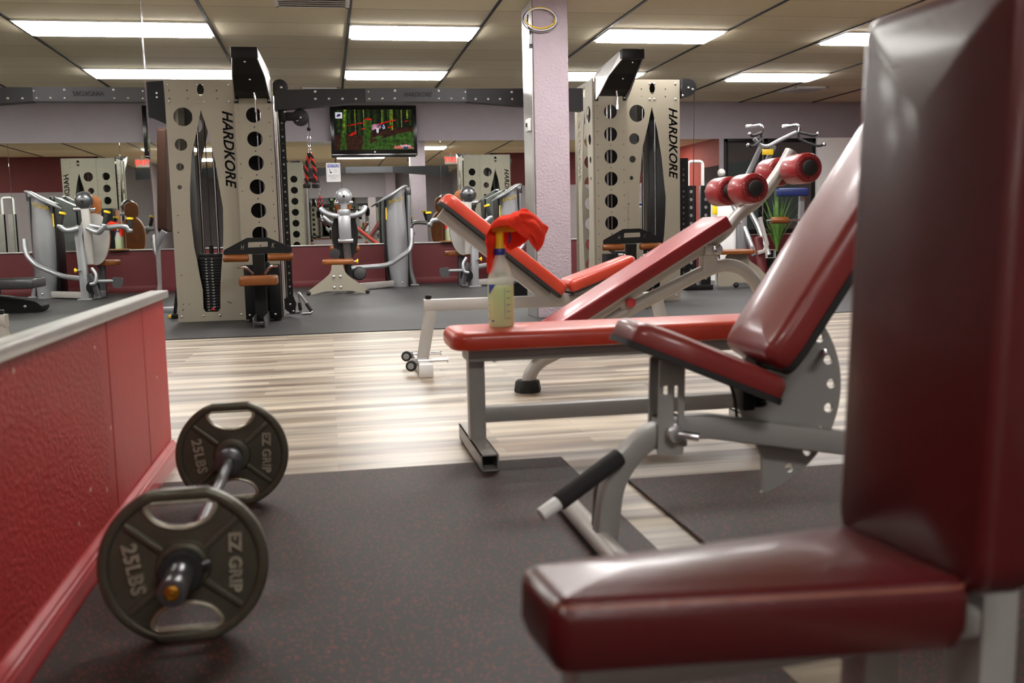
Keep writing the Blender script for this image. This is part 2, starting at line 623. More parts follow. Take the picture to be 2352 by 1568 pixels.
class MB:
    def __init__(s):
        s.bm = bmesh.new()

    def add(s, me, M=None, free=True):
        n0 = len(s.bm.verts)
        s.bm.from_mesh(me)
        if M is not None:
            s.bm.verts.ensure_lookup_table()
            bmesh.ops.transform(s.bm, matrix=M, verts=s.bm.verts[n0:])
        if free:
            bpy.data.meshes.remove(me)
        return s

    def box(s, c, size, bev=0., M=None, seg=2):
        ret = bmesh.ops.create_cube(s.bm, size=1.)
        vs = ret['verts']
        for v in vs:
            v.co = Vector((v.co.x * size[0], v.co.y * size[1], v.co.z * size[2]))
        if bev > 0:
            es = list({e for v in vs for e in v.link_edges})
            r = bmesh.ops.bevel(s.bm, geom=es, offset=min(bev, min(size) * .45), segments=seg, profile=.5, affect='EDGES')
            vs = list({v for f in r['faces'] for v in f.verts} | {v for v in vs if v.is_valid})
        T = Matrix.Translation(c)
        if M is not None:
            T = M @ T
        bmesh.ops.transform(s.bm, matrix=T, verts=vs)
        return s

    def bx(s, x0, x1, y0, y1, z0, z1, bev=0.):
        return s.box(((x0 + x1) / 2, (y0 + y1) / 2, (z0 + z1) / 2), (abs(x1 - x0), abs(y1 - y0), abs(z1 - z0)), bev)

    def sweep(s, path, prof, ref=(0, 1, 0), closed=False, caps=True, scale=None):
        path = [Vector(p) for p in path]
        ref = Vector(ref)
        N = len(path)
        rings = []
        for i, p in enumerate(path):
            if closed:
                t = (path[(i + 1) % N] - path[i - 1])
            else:
                t = path[min(i + 1, N - 1)] - path[max(i - 1, 0)]
            t.normalize()
            r = ref - ref.dot(t) * t
            if r.length < 1e-4:
                r = Vector((1, 0, 0)) - t.x * t
                if r.length < 1e-4:
                    r = Vector((0, 0, 1))
            r.normalize()
            q = t.cross(r)
            k = scale[i] if scale else 1.
            rings.append([s.bm.verts.new(p + k * (a * r + b * q)) for a, b in prof])
        M = len(prof)
        rng = range(N if closed else N - 1)
        for i in rng:
            A, B = rings[i], rings[(i + 1) % N]
            for j in range(M):
                s.bm.faces.new((A[j], A[(j + 1) % M], B[(j + 1) % M], B[j]))
        if caps and not closed:
            s.bm.faces.new(list(reversed(rings[0])))
            s.bm.faces.new(rings[-1])
        return s

    def tube(s, path, r, n=14, closed=False, scale=None):
        path = [Vector(p) for p in path]
        d = path[-1] - path[0]
        ref = (0, 1, 0)
        if abs(d.normalized().y) > .8 if d.length > 1e-6 else False:
            ref = (0, 0, 1)
        return s.sweep(path, circle(0, 0, r, n), ref, closed, True, scale)

    def bar(s, path, w, h, ref=(0, 1, 0), rad=.006, closed=False, scale=None):
        return s.sweep(path, rrect(w, h, min(rad, w * .4, h * .4), 2), ref, closed, True, scale)

    def cyl(s, a, b, r, r2=None, n=24, bev=0.):
        a, b = Vector(a), Vector(b)
        r2 = r if r2 is None else r2
        d = (b - a)
        L = d.length
        t = d / L
        if bev > 0:
            path = [a, a + t * bev * .3, a + t * bev, b - t * bev, b - t * bev * .3, b]
            k0 = 1 - bev / r
            sc = [k0, 1 - .3 * bev / r, 1, r2 / r, r2 / r * (1 - .3 * bev / r), r2 / r * k0]
        else:
            path = [a, b]
            sc = [1, r2 / r]
        ref = (0, 0, 1) if abs(t.z) < .8 else (0, 1, 0)
        return s.sweep(path, circle(0, 0, r, n), ref, False, True, sc)

    def lathe(s, prof, o, axis=(0, 0, 1), n=28):
        """prof: list of (radius, height)"""
        o = Vector(o)
        t = Vector(axis).normalized()
        ref = Vector((0, 0, 1)) if abs(t.z) < .8 else Vector((0, 1, 0))
        r0 = (ref - ref.dot(t) * t).normalized()
        q = t.cross(r0)
        rings = []
        for (r, h) in prof:
            rings.append([s.bm.verts.new(o + t * h + max(r, 1e-5) * (cos(2 * pi * k / n) * r0 + sin(2 * pi * k / n) * q)) for k in range(n)])
        for A, B in zip(rings, rings[1:]):
            for j in range(n):
                s.bm.faces.new((A[j], A[(j + 1) % n], B[(j + 1) % n], B[j]))
        s.bm.faces.new(list(reversed(rings[0])))
        s.bm.faces.new(rings[-1])
        return s

    def ball(s, c, r, sc=(1, 1, 1), sub=3, M=None):
        ret = bmesh.ops.create_icosphere(s.bm, subdivisions=sub, radius=r)
        T = Matrix.Translation(c) @ Matrix.Diagonal((*sc, 1))
        bmesh.ops.transform(s.bm, matrix=(M @ T) if M else T, verts=ret['verts'])
        return s

    def plate(s, loops, th, M):
        """plate of thickness th; loops in local xy, front face at z=+th/2"""
        return s.add(curve_mesh(loops, th / 2), M)

    def text(s, body, size, M, extrude=.0015, shear=0., offset=0., spacing=1., sx=1.):
        me = text_mesh(body, size, extrude, shear, offset, spacing)
        return s.add(me, M @ Matrix.Diagonal((sx, 1, 1, 1)))

    def pad(s, outline, h, M, r=.02, rb=.008, crown=.006, steps=5):
        """upholstered cushion: outline in local xy, bottom z=0, top z=h"""
        rings = []
        for k in range(3):
            a = pi / 2 * k / 2
            rings.append((inset(outline, rb * (1 - sin(a))), rb * (1 - cos(a))))
        for k in range(steps + 1):
            a = pi / 2 * k / steps
            rings.append((inset(outline, r * (1 - cos(a))), h - r + r * sin(a)))
        top = inset(outline, r)
        cx = sum(p[0] for p in top) / len(top)
        cy = sum(p[1] for p in top) / len(top)
        wx = max(p[0] for p in top) - min(p[0] for p in top)
        wy = max(p[1] for p in top) - min(p[1] for p in top)
        wm = min(wx, wy)
        for t in (.88, .74, .58, .4, .2, .04):
            tx, ty = 1 - (1 - t) * wm / wx, 1 - (1 - t) * wm / wy
            rings.append(([(cx + (p[0] - cx) * tx, cy + (p[1] - cy) * ty) for p in top], h + crown * (1 - t * t)))
        V = []
        for pts, z in rings:
            V.append([s.bm.verts.new(M @ Vector((x, y, z))) for x, y in pts])
        N = len(outline)
        for A, B in zip(V, V[1:]):
            for j in range(N):
                s.bm.faces.new((A[j], A[(j + 1) % N], B[(j + 1) % N], B[j]))
        s.bm.faces.new(list(reversed(V[0])))
        s.bm.faces.new(V[-1])
        return s

    def build(s, name, m, parent=None, label=None, smooth=True, ang=38):
        bm = s.bm
        bmesh.ops.recalc_face_normals(bm, faces=bm.faces)
        me = bpy.data.meshes.new(name)
        bm.to_mesh(me)
        bm.free()
        if smooth:
            for p in me.polygons:
                p.use_smooth = True
            me.set_sharp_from_angle(angle=radians(ang))
        ms = m if isinstance(m, (list, tuple)) else [m]
        for q in ms:
            me.materials.append(MT[q] if isinstance(q, str) else q)
        o = bpy.data.objects.new(name, me)
        COL.objects.link(o)
        if parent is not None:
            root = parent
            while root.parent is not None:
                root = root.parent
            off = ORIG[root.name]
            me.transform(Matrix.Translation(-off))
            o.parent = parent
        else:
            # put the origin at the base centre of the mesh
            xs = [v.co for v in me.vertices]
            c = Vector(((min(v.x for v in xs) + max(v.x for v in xs)) / 2, (min(v.y for v in xs) + max(v.y for v in xs)) / 2, min(v.z for v in xs)))
            ORIG[o.name] = c
        if label:
            o['label'] = label
        return o


def recentre(o):
    c = ORIG[o.name]
    o.data.transform(Matrix.Translation(-c))
    o.location = c
    return o


def struct(o):
    o['kind'] = 'structure'
    return o


def bolts(parent, pts, r=.009, axis=(0, -1, 0), h=.006, m='bolt'):
    """dome-head bolts: one mesh, one object per bolt"""
    me = None
    root = parent
    while root.parent is not None:
        root = root.parent
    off = ORIG[root.name]
    for p in pts:
        if me is None:
            b = MB()
            b.lathe([(r, 0), (r, h * .4), (r * .7, h * .85), (r * .2, h)], (0, 0, 0), axis, 12)
            o = b.build('bolt', m, None)
            me = o.data
            del ORIG[o.name]
        else:
            o = bpy.data.objects.new('bolt', me)
            COL.objects.link(o)
        o.parent = parent
        o.location = Vector(p) - off
    return me


# ================================================================== ROOM SHELL
def room():
    struct(MB().bx(-4.3, 8.4, -2.6, 7.59, -.05, 0).build('floor', 'wood', smooth=False))
    struct(MB().bx(-4.3, 8.4, 7.592, 14.62, -.05, .001).build('floor_rubber', 'rubber_floor', smooth=False))
    struct(MB().bx(-4.3, 8.4, 7.578, 7.598, 0, .006).build('trim_1', 'rubber', smooth=False))
    struct(MB().bx(-4.3, 8.4, -2.6, 14.7, CEIL, CEIL + .05).build('ceiling', 'ceiling', smooth=False))
    # main tees of the suspended ceiling
    b = MB()
    for i in range(-2, 8):
        x = -.96 + 1.2192 * i
        b.bx(x - .013, x + .013, -2.6, 14.6, CEIL - .010, CEIL + .002)
    struct(b.build('trim_2', 'black', smooth=False))
    # back wall: paint above, mirrors, maroon dado below
    struct(MB().bx(-4.3, 8.4, 14.62, 14.75, 0, CEIL).build('wall_back', 'lavender', smooth=False))
    struct(MB().bx(-4.3, 8.4, 14.595, 14.62, 0, .588).build('trim_3', 'dado', smooth=False))
    struct(MB().bx(-4.3, 8.4, 14.585, 14.6, 0, .09, .004).build('baseboard_back', 'dado'))
    struct(MB().bx(-4.3, 8.4, 14.575, 14.62, .588, .606, .003).build('trim_4', 'aluminium'))
    # other walls
    struct(MB().bx(-4.4, -4.3, -2.6, 14.7, 0, CEIL).build('wall_far_left', 'lavender', smooth=False))
    struct(MB().bx(-4.4, 4.0, -2.7, -2.6, 0, CEIL).build('wall_front', 'lavender', smooth=False))
    struct(MB().bx(8.4, 8.5, 5.0, 14.7, 0, CEIL).build('wall_right', 'coral', smooth=False))
    struct(MB().bx(4.0, 4.1, -2.7, 5.1, 0, CEIL).build('wall_side', 'lavender', smooth=False))
    struct(MB().bx(4.0, 8.5, 5.0, 5.1, 1.85, CEIL).build('wall_jog', 'darkred', smooth=False))
    struct(MB().bx(4.0, 8.5, 5.0, 5.1, 0, 1.85).build('wall_jog_lower', 'lavender', smooth=False))
    struct(MB().bx(1.85, 2.15, -2.6, -2.3, 0, CEIL).build('trim_5', 'pillar', smooth=False))
    # partition on the left that carries the big mirror
    struct(MB().bx(-.72, -.58, -2.6, 3.425, 0, CEIL).build('wall_left', 'lavender', smooth=False))
    struct(MB().bx(-.58, WALLX, -2.6, 2.49, 0, .556).build('wall_left_stucco', 'stucco', smooth=False))
    b = MB()
    b.bx(-.58, WALLX - .001, 2.492, 2.561, 0, .556, .002)
    struct(b.build('trim_6', 'red_board', smooth=False))
    struct(MB().bx(-.58, WALLX - .002, 2.572, 3.042, 0, .556, .003).build('trim_7', 'red_board', smooth=False))
    struct(MB().bx(-.58, WALLX - .002, 3.046, 3.43, 0, .556, .003).build('trim_8', 'red_board', smooth=False))
    struct(MB().bx(-.58, WALLX - .012, 2.555, 2.58, 0, .556).build('trim_9', 'rubber', smooth=False))
    # skirting with a moulded top
    prof = [(0, 0), (.018, 0), (.018, .046), (.0155, .05), (.0165, .054), (.0165, .058), (.013, .062), (.012, .068), (.007, .074), (.004, .078), (0, .078)]
    bb = MB()
    rings = []
    for y, cut in ((-2.6, 0), (3.405, 1)):
        rings.append([bb.bm.verts.new((WALLX + px, y + (px * .9 if cut else 0), pz)) for px, pz in prof])
    for j in range(len(prof)):
        k = (j + 1) % len(prof)
        bb.bm.faces.new((rings[0][j], rings[0][k], rings[1][k], rings[1][j]))
    bb.bm.faces.new(rings[0])
    bb.bm.faces.new(list(reversed(rings[1])))
    struct(bb.build('baseboard_left', 'red_trim', ang=25))
    # aluminium channel under the mirror
    struct(MB().bx(-.60, -.536, -2.6, 3.44, .556, .580, .003).build('trim_10', 'aluminium'))
    # mirror on the partition
    m = thing('wall_mirror', 'tall frameless mirror above the red half wall at the left edge', 'mirror', (-.565, .4, .58))
    MB().bx(-.58, -.565, -2.58, 3.425, .58, CEIL - .005).build('mirror_pane', 'mirror', m, smooth=False)
    MB().bx(-.582, -.5635, 3.425, 3.437, .58, CEIL - .005, .003).build('edge_strip', 'chrome', m)
    # mirrors on the back wall, seamed
    xs = [-4.2, -2.7, -1.25, .22, 1.67, 3.12, 4.58, 6.02]
    labs = ['back wall mirror pane farthest left, beyond the partition',
            'back wall mirror pane left of the perforated steel towers',
            'back wall mirror pane behind the left perforated tower and rope',
            'back wall mirror pane under the television, beside the notice',
            'back wall mirror pane behind the machine with yellow-tipped grips',
            'back wall mirror pane behind the pillar',
            'back wall mirror pane behind the right perforated tower, next to the window']
    for i, lb in enumerate(labs):
        o = MB().bx(xs[i] + .002, xs[i + 1] - .002, 14.606, 14.62, .606, 2.085, .0015).build('wall_mirror', 'mirror', smooth=False)
        tag(recentre(o), lb, 'mirror', 'mirror panes along the back wall')
    o = MB().bx(-.6, 1.82, -2.6, -2.585, .6, 1.9, .002).build('wall_mirror', 'mirror', smooth=False)
    tag(recentre(o), 'low wide mirror on the wall behind the benches, seen in reflection', 'mirror')
    # windows on the right of the back wall
    for n, (x0, x1) in enumerate(((6.10, 6.72), (6.76, 7.62))):
        w = MB()
        for (a, c, e, f) in ((x0, x0 + .05, .66, 2.085), (x1 - .05, x1, .66, 2.085), (x0, x1, .606, .68), (x0, x1, 2.03, 2.085)):
            w.bx(a, c, 14.57, 14.62, e, f, .004)
        o = struct(w.build('window_%d' % (n + 1), 'black'))
        p = MB().bx(x0 + .05, x1 - .05, 14.6, 14.61, .68, 2.03).build('pane', 'dark_glass', None, smooth=False)
        p.parent = o
    struct(MB().bx(7.62, 8.4, 14.52, 14.62, 0, 2.085).build('trim_11', 'white', smooth=False))
    struct(MB().bx(8.385, 8.4, 8.0, 12.5, .8, 2.05).build('window_3', 'dark_glass', smooth=False))
    # square column with painted sides
    struct(MB().bx(1.742, 2.04, 8.2, 8.60, 0, CEIL, .006).build('wall_column', 'pillar', smooth=False))
    struct(MB().bx(1.728, 1.742, 8.225, 8.60, 0, CEIL, .004).build('trim_12', 'aluminium', smooth=False))  # bright metal sheet stands in for the left face catching more light


def ceiling_things():
    # recessed fluorescent panels, alternate bays
    def lamp(lbl):
        t = thing('ceiling_light', lbl, 'ceiling light', (0, 0, CEIL), local=True, group='recessed fluorescent ceiling lights')
        b = MB()
        for (x0, x1, y0, y1) in ((-.6, .6, -.3, -.275), (-.6, .6, .275, .3), (-.6, -.575, -.275, .275), (.575, .6, -.275, .275)):
            b.bx(x0, x1, y0, y1, -.016, -.002, .002)
        b.build('frame', 'white', t, smooth=False)
        MB().bx(-.574, .574, -.274, .274, -.034, -.002, .004).build('diffuser', 'lamp', t, smooth=False)
        return t
    spots = []
    col = {0: -1.57, 1: .87, 2: 3.31, 3: 5.75}
    for c in (0, 1, 2, 3):
        for r, y in enumerate((9.56, 12.07)):
            spots.append((col[c], y, c, r))
    where = {0: 'left of the first perforated tower', 1: 'over the aisle between the towers', 2: 'over the right perforated tower', 3: 'at the far right'}
    first = None
    extra = [(-2.9, 6.9, 'ceiling light above the open bay hidden left of the partition'),
             (2.09, 6.9, 'ceiling light in front of the column, above the frame, seen in mirrors'),
             (.87, 4.4, 'ceiling light above the flat bench, above the frame'),
             (.87, -.8, 'ceiling light behind the viewpoint, seen in mirrors'),
             (7.2, 6.9, 'ceiling light by the coral wall, out of frame'),
             (-2.9, 4.0, 'ceiling light in the near part of the bay beyond the partition')]
    for x, y, c, r in spots:
        lb = '%s ceiling light %s' % ('nearer glowing' if r == 0 else 'farther glowing', where[c])
        if first is None:
            first = lamp(lb)
            t = first
        else:
            t = copy_tree(first)
        t['label'] = lb
        t.location = (x, y, CEIL)
    for x, y, lb in extra:
        t = copy_tree(first)
        t['label'] = lb
        t.location = (x, y, CEIL)
    # air vents
    vdef = [(-.05, 8.28, .6, 'white louvred ceiling vent at the top edge, left of the centre light'),
            (6.7, 13.2, .5, 'white ceiling vent at the far right near the back wall'),
            (-.03, 13.45, .5, 'white ceiling vent above the left end of the black beam')]
    for x, y, w, lb in vdef:
        t = thing('ceiling_vent', lb, 'air vent', (x, y, CEIL), group='ceiling air vents')
        b = MB()
        h = w / 2
        for (x0, x1, y0, y1) in ((-h, h, -h, -h + .03), (-h, h, h - .03, h), (-h, -h + .03, -h, h), (h - .03, h, -h, h)):
            b.bx(x + x0, x + x1, y + y0, y + y1, CEIL - .016, CEIL - .002, .002)
        b.build('frame', 'white', t, smooth=False)
        b = MB()
        n = 8
        for k in range(n):
            yy = y - h + .05 + k * (w - .1) / (n - 1)
            b.box((0, 0, 0), (w - .06, .04, .004), 0, Matrix.Translation((x, yy, CEIL - .014)) @ Matrix.Rotation(radians(35), 4, 'X'))
        b.build('louvre', 'white', t, smooth=False)
        MB().bx(x - h + .02, x + h - .02, y - h + .02, y + h - .02, CEIL - .004, CEIL - .002).build('duct', 'dark_silver', t, smooth=False)
    # exit sign, seen in the mirrors
    t = thing('exit_sign', 'red lit exit sign hanging from the ceiling, seen in reflection', 'exit sign', (3.0, 5.2, 2.3))
    MB().bx(2.85, 3.15, 5.18, 5.22, 2.38, 2.58, .008).build('housing', 'white', t)
    MB().bx(2.98, 3.02, 5.19, 5.21, 2.58, CEIL).build('bracket', 'white', t)
    em = mat('exit_red', (230, 40, 30), .5, var=0, emit=(255, 40, 30), estr=3.)
    Mx = frame((3.0, 5.2222, 2.48), (-1, 0, 0), (0, 0, 1))
    MB().text('EXIT', .16, Mx, .001, offset=.003).build('lettering', em, t, smooth=False)


def floor_mats():
    o = MB().bx(-.531, .722, -1.2, 3.085, .001, .010, .003).build('rubber_mat', 'mat_rubber', smooth=False)
    tag(recentre(o), 'large dark rubber mat flecked with red, under the barbell', 'floor mat', 'rubber mats in front of the benches')
    o = MB().bx(.842, 2.35, -1.2, 2.74, .001, .012, .003).build('rubber_mat', 'mat_rubber', smooth=False)
    tag(recentre(o), 'dark rubber mat to the right, under the arc-plate bench', 'floor mat', 'rubber mats in front of the benches')


room()
ceiling_things()
floor_mats()


# ================================================================== BARBELL
BX, BZ = -.288, .153


def weight_plate(y, label):
    t = thing('weight_plate', label, 'weight plate', (BX, y, .010), group='25 pound plates on the bar')
    R, zc = .152, BZ
    chord = .144
    # outer outline: circle flattened where the grips are
    a0 = math.asin(chord / R)
    out = []
    n = 26
    for side in (0, 1):
        s0, s1 = (-a0, a0) if side == 0 else (pi - a0, pi + a0)
        for k in range(n + 1):
            a = s0 + (s1 - s0) * k / n
            out.append((R * cos(a), R * sin(a)))

    def grip_hole(sg):
        pts = [(-.056, .118), (.056, .118), (.060, .108), (.046, .086), (.022, .076), (0, .073), (-.022, .076), (-.046, .086), (-.060, .108)]
        pts = rpoly(pts, .012, 3)
        return [(x, sg * z) for x, z in pts]
    M = XZ(y).copy()
    M.translation = Vector((BX, y, zc))
    b = MB()
    b.plate([inset(out, .010), grip_hole(1), grip_hole(-1), circle(0, 0, .026)], .012, M)
    # four ribs
    for a in (40, 140, 220, 320):
        c, s = cos(radians(a)), sin(radians(a))
        p0 = Vector((BX + .04 * c, y - .009, zc + .04 * s))
        p1 = Vector((BX + .130 * c, y - .007, zc + .130 * s))
        b.bar([p0, p1], .010, .014, (0, 1, 0), .004)
    b.build('disc', 'iron', t)
    # ridge round the openings
    for sg in (1, -1):
        b = MB()
        lp = [Vector((BX + x, y - .006, zc + z)) for x, z in inset(grip_hole(sg), -.003)]
        b.tube(lp, .0045, 8, True)
        b.build('opening_ridge', 'iron_worn', t)
    # raised rim following the flattened circle
    path = [Vector((BX + x, y, zc + z)) for x, z in inset(out, .010)]
    MB().sweep(path, rrect(.030, .020, .007, 3), (0, 1, 0), True).build('rim', 'iron', t)
    for sg in (1, -1):
        MB().cyl((BX - .062, y, zc + sg * .129), (BX + .062, y, zc + sg * .129), .0115, None, 16, .003).build('grip', 'iron', t)
    MB().lathe([(.026, .016), (.046, .016), (.050, .010), (.050, -.012), (.046, -.019), (.040, -.021), (.029, -.021), (.026, -.018)], (BX, y, zc), (0, 1, 0), 32).build('hub', 'iron', t)
    # cast lettering
    Ml = M @ Matrix.Translation((-.089, 0, .009)) @ Matrix.Rotation(radians(-82), 4, 'Z')
    MB().text('25LBS', .036, Ml, .003, offset=.0012, spacing=1.08).build('weight_marking', 'iron_worn', t, smooth=False)
    Mr = M @ Matrix.Translation((.091, .0, .009)) @ Matrix.Rotation(radians(-92), 4, 'Z')
    MB().text('EZ GRIP', .031, Mr, .003, offset=.0012, spacing=1.04).build('grip_marking', 'iron_worn', t, smooth=False)
    return t


def barbell():
    t = thing('barbell', 'straight steel barbell lying on the mat beside the red half wall', 'barbell', (BX, 2.3, .12))
    MB().cyl((BX, 1.95, BZ), (BX, 2.66, BZ), .014, None, 20).build('shaft', 'dark_silver', t)
    for sg, ya, yb in ((0, 1.99, 1.685), (1, 2.66, 2.99)):
        d = -1 if sg == 0 else 1
        b = MB()
        L = abs(yb - ya)
        b.lathe([(.014, 0), (.030, .002), (.038, .006), (.038, .022), (.030, .028), (.0248, .03), (.0248, L - .004), (.023, L - .001),
                 (.016, L), (.016, L - .006), (.004, L - .006)], (BX, ya, BZ), (0, d, 0), 28)
        b.build('sleeve', 'dark_silver', t)
        b = MB()
        b.lathe([(.0135, L - .008), (.0135, L - .003), (.009, L - .001), (.009, L - .004), (.006, L - .004), (.006, L - .001), (.001, L)], (BX, ya, BZ), (0, d, 0), 20)
        b.build('end_bolt', 'brass', t)
    # spring-type collar on the near sleeve
    c = thing('bar_collar', 'black rubber collar ring on the near end of the barbell', 'barbell collar', (BX, 1.79, .11))
    MB().lathe([(.0255, 0), (.037, 0), (.040, .004), (.040, .020), (.036, .026), (.0255, .026)], (BX, 1.788, BZ), (0, 1, 0), 28).build('ring', 'rubber', c)
    MB().cyl((BX + .037, 1.80, BZ + .01), (BX + .052, 1.80, BZ + .014), .006, None, 12).build('screw', 'dark_silver', c)


weight_plate(1.84, 'nearer cast iron plate marked 25 LBS, at the front end of the bar')
weight_plate(2.775, 'farther cast iron plate marked 25 LBS, at the back end of the bar')
barbell()


# ================================================================== NEAREST BENCH (right foreground)
def near_bench():
    t = thing('utility_bench', 'closest maroon bench with upright backrest filling the right of the picture', 'bench', (.40, .923, 0), radians(6.0), local=True)
    pts = [(-.222, -.060), (-.222, .060), (.208, .110), (.208, -.110)]
    out = rpoly(pts, [.022, .022, .035, .035], 6)
    out = list(reversed(out))
    M = Matrix.Translation((0, 0, .328)) @ Matrix.Rotation(radians(2.2), 4, 'Y')
    MB().pad(out, .078, M, .020, .026, .008, 6).build('seat', 'maroon_leather', t)
    ring = [M @ Vector((x, y, .070)) for x, y in inset(out, .005)]
    seat = t.children[0]
    MB().tube(ring, .0017, 8, True).build('piping', 'piping', seat)
    # backrest: front face looks along -x
    A = radians(2.6)
    Mb = frame((.268, 0, .372), (sin(A), 0, cos(A)), None, (-cos(A), 0, sin(A)))
    ob = rpoly([(0, -.120), (.61, -.120), (.61, .120), (0, .120)], [.045, .030, .030, .045], 6)
    MB().pad(ob, .070, Mb, .016, .010, .010, 6).build('backrest', 'maroon_leather', t)
    bk = [c for c in t.children if c.name.startswith('backrest')][0]
    ring = [Mb @ Vector((x, y, .060)) for x, y in inset(ob, .003)]
    MB().tube(ring, .0014, 8, True).build('piping', 'piping', bk)
    MB().plate([inset(ob, .008)], .012, Mb @ Matrix.Translation((0, 0, -.005))).build('back_board', 'black', t)
    # frame
    b = MB()
    b.bar([(-.185, 0, .314), (.33, 0, .310)], .05, .034)
    b.build('seat_rail', 'grey_frame', t)
    MB().bar([(.305, 0, .05), (.318, 0, .62), (.335, 0, .90)], .06, .05).build('upright', 'grey_frame', t)
    MB().bar([(.15, 0, .05), (.165, 0, .30)], .045, .045).build('front_post', 'grey_frame', t)
    MB().bar([(-.02, 0, .045), (.32, 0, .045)], .05, .05).build('base_rail', 'grey_frame', t)
    MB().bar([(.33, -.24, .037), (.33, .24, .037)], .05, .05, (0, 0, 1)).build('foot', 'grey_frame', t)
    MB().bar([(0, -.10, .037), (0, .10, .037)], .05, .05, (0, 0, 1)).build('foot', 'grey_frame', t)


# ================================================================== ARC PLATE BENCH
def arc_bench():
    t = thing('incline_bench', 'wine red incline bench with grey arc-shaped adjustment plate and black foam handle', 'bench', (.9, 2.13, 0.011))
    y = 2.13
    # seat: slopes down towards the backrest
    a = radians(-23)
    M = frame((.640, y, .507), (cos(a), 0, sin(a)), (0, 1, 0))
    out = rpoly([(0, -.085), (.10, -.130), (.375, -.130), (.375, .130), (.10, .130), (0, .085)], [.03, .05, .045, .045, .05, .03], 5)
    MB().pad(out, .048, M, .022, .004, .008).build('seat', 'wine_leather', t)
    seat = t.children[0]
    MB().tube([M @ Vector((p[0], p[1], .036)) for p in inset(out, .006)], .0024, 8, True).build('piping', 'piping', seat)
    MB().plate([inset(out, -.003)], .014, M @ Matrix.Translation((0, 0, -.006))).build('seat_board', 'rubber', t)
    # backrest
    a = radians(55.5)
    ax = Vector((cos(a), 0, sin(a)))
    Mb = frame(Vector((.985, y, .428)), ax, (0, 1, 0))
    ob = rpoly([(0, -.12), (.05, -.135), (.84, -.135), (.84, .135), (.05, .135), (0, .12)], [.04, .04, .06, .06, .04, .04], 5)
    MB().pad(ob, .066, Mb, .028, .004, .010).build('backrest', 'wine_leather', t)
    bk = [c for c in t.children if c.name.startswith('backrest')][0]
    MB().tube([Mb @ Vector((p[0], p[1], .048)) for p in inset(ob, .008)], .0026, 8, True).build('piping', 'piping', bk)
    MB().plate([inset(ob, -.003)], .016, Mb @ Matrix.Translation((0, 0, -.007))).build('back_board', 'rubber', t)
    # backrest support tube
    MB().bar([Mb @ Vector((-.02, 0, -.04)), Mb @ Vector((.55, 0, -.04))], .05, .05).build('back_support', 'grey_frame', t)
    # main frame
    leg = spline([(.598, y, .03), (.606, y, .10), (.620, y, .17), (.655, y, .228), (.715, y, .277), (.79, y, .291)], 6)
    MB().bar(leg, .052, .054, (0, 1, 0), .012).build('front_leg', 'grey_frame', t)
    MB().bar([(.775, y, .293), (.85, y, .290), (1.48, y, .178), (1.62, y, .09)], .052, .056, (0, 1, 0), .008).build('main_beam', 'grey_frame', t)
    MB().bar([(1.63, y - .28, .04), (1.63, y + .28, .04)], .05, .05, (0, 0, 1), .01).build('rear_foot', 'grey_frame', t)
    MB().cyl((.588, y - .34, .037), (.588, y + .36, .037), .026, None, 20, .006).build('front_foot', 'light_frame', t)
    # slotted seat post
    b = MB()
    lp = [(.715, .235), (.777, .235), (.782, .445), (.722, .455)]
    slot = rpoly([(.752, .285), (.764, .285), (.766, .395), (.754, .395)], .005, 3)
    hole = circle(.738, .385, .011, 14)
    b.plate([rpoly(lp, .006, 2), slot, hole], .008, XZ(y - .034))
    b.plate([rpoly(lp, .006, 2), slot], .008, XZ(y + .034))
    b.build('seat_post', 'grey_frame', t)
    MB().bx(.722, .79, y - .03, y + .03, .25, .315, .004).build('clamp_block', 'grey_frame', t)
    b = MB()
    b.cyl((.752, y - .038, .288), (.752, y - .062, .288), .020, None, 18, .003)
    b.cyl((.752, y - .05, .288), (.800, y - .075, .280), .0095, None, 14, .002)
    b.build('pull_pin', 'bolt', t)
    # foam handle
    h0, h1 = Vector((.628, y - .03, .238)), Vector((.452, y - .09, .148))
    d = (h1 - h0)
    MB().cyl(h0, h0 + d * .90, .021, None, 18, .005).build('handle_grip', 'foam', t)
    MB().cyl(h0 + d * .88, h0 + d * 1.14, .016, None, 18, .003).build('handle_tube', 'white', t)
    MB().bar([(.612, y + .03, .205), (.592, y + .035, .14), (.588, y + .04, .05)], .006, .022, (0, 1, 0), .002).build('brace', 'grey_frame', t)
    # sector plate with row of holes
    c = (.9452, .3628)
    poly = []
    for k in range(25):
        q = radians(72 - 150 * k / 24)
        poly.append((c[0] + .258 * cos(q), c[1] + .258 * sin(q)))
    poly += [(1.003, .115), (1.0, .20), (.93, .34), (.96, .45)]
    holes = []
    for k in range(8):
        q = radians(45 - 14.6 * k)
        holes.append(circle(c[0] + .2324 * cos(q), c[1] + .2324 * sin(q), .0115, 14))
    MB().plate([poly] + holes, .010, XZ(y + .036)).build('arc_plate', 'grey_frame', t)
    b = MB()
    b.cyl((1.155, y + .03, .445), (1.12, y - .04, .455), .008, None, 12, .002)
    b.build('selector_pin', 'chrome', t)
    # pivot and spring under the seat
    b = MB()
    for k in range(5):
        zz = .335 + .012 * k
        b.bm.verts.ensure_lookup_table()
        b.tube([(.965 + .018 * cos(q), y - .02 + .018 * sin(q), zz + .004 * q / 6.28) for q in [2 * pi * i / 12 for i in range(13)]], .0045, 6)
    b.bx(.925, .955, y - .03, y + .03, .325, .40, .004)
    b.build('pivot_spring', 'black', t)
    MB().tube(spline([(.888, y - .04, .395), (.897, y - .045, .36), (.905, y - .04, .315)], 6), .004, 8).build('strap', 'rubber', t)


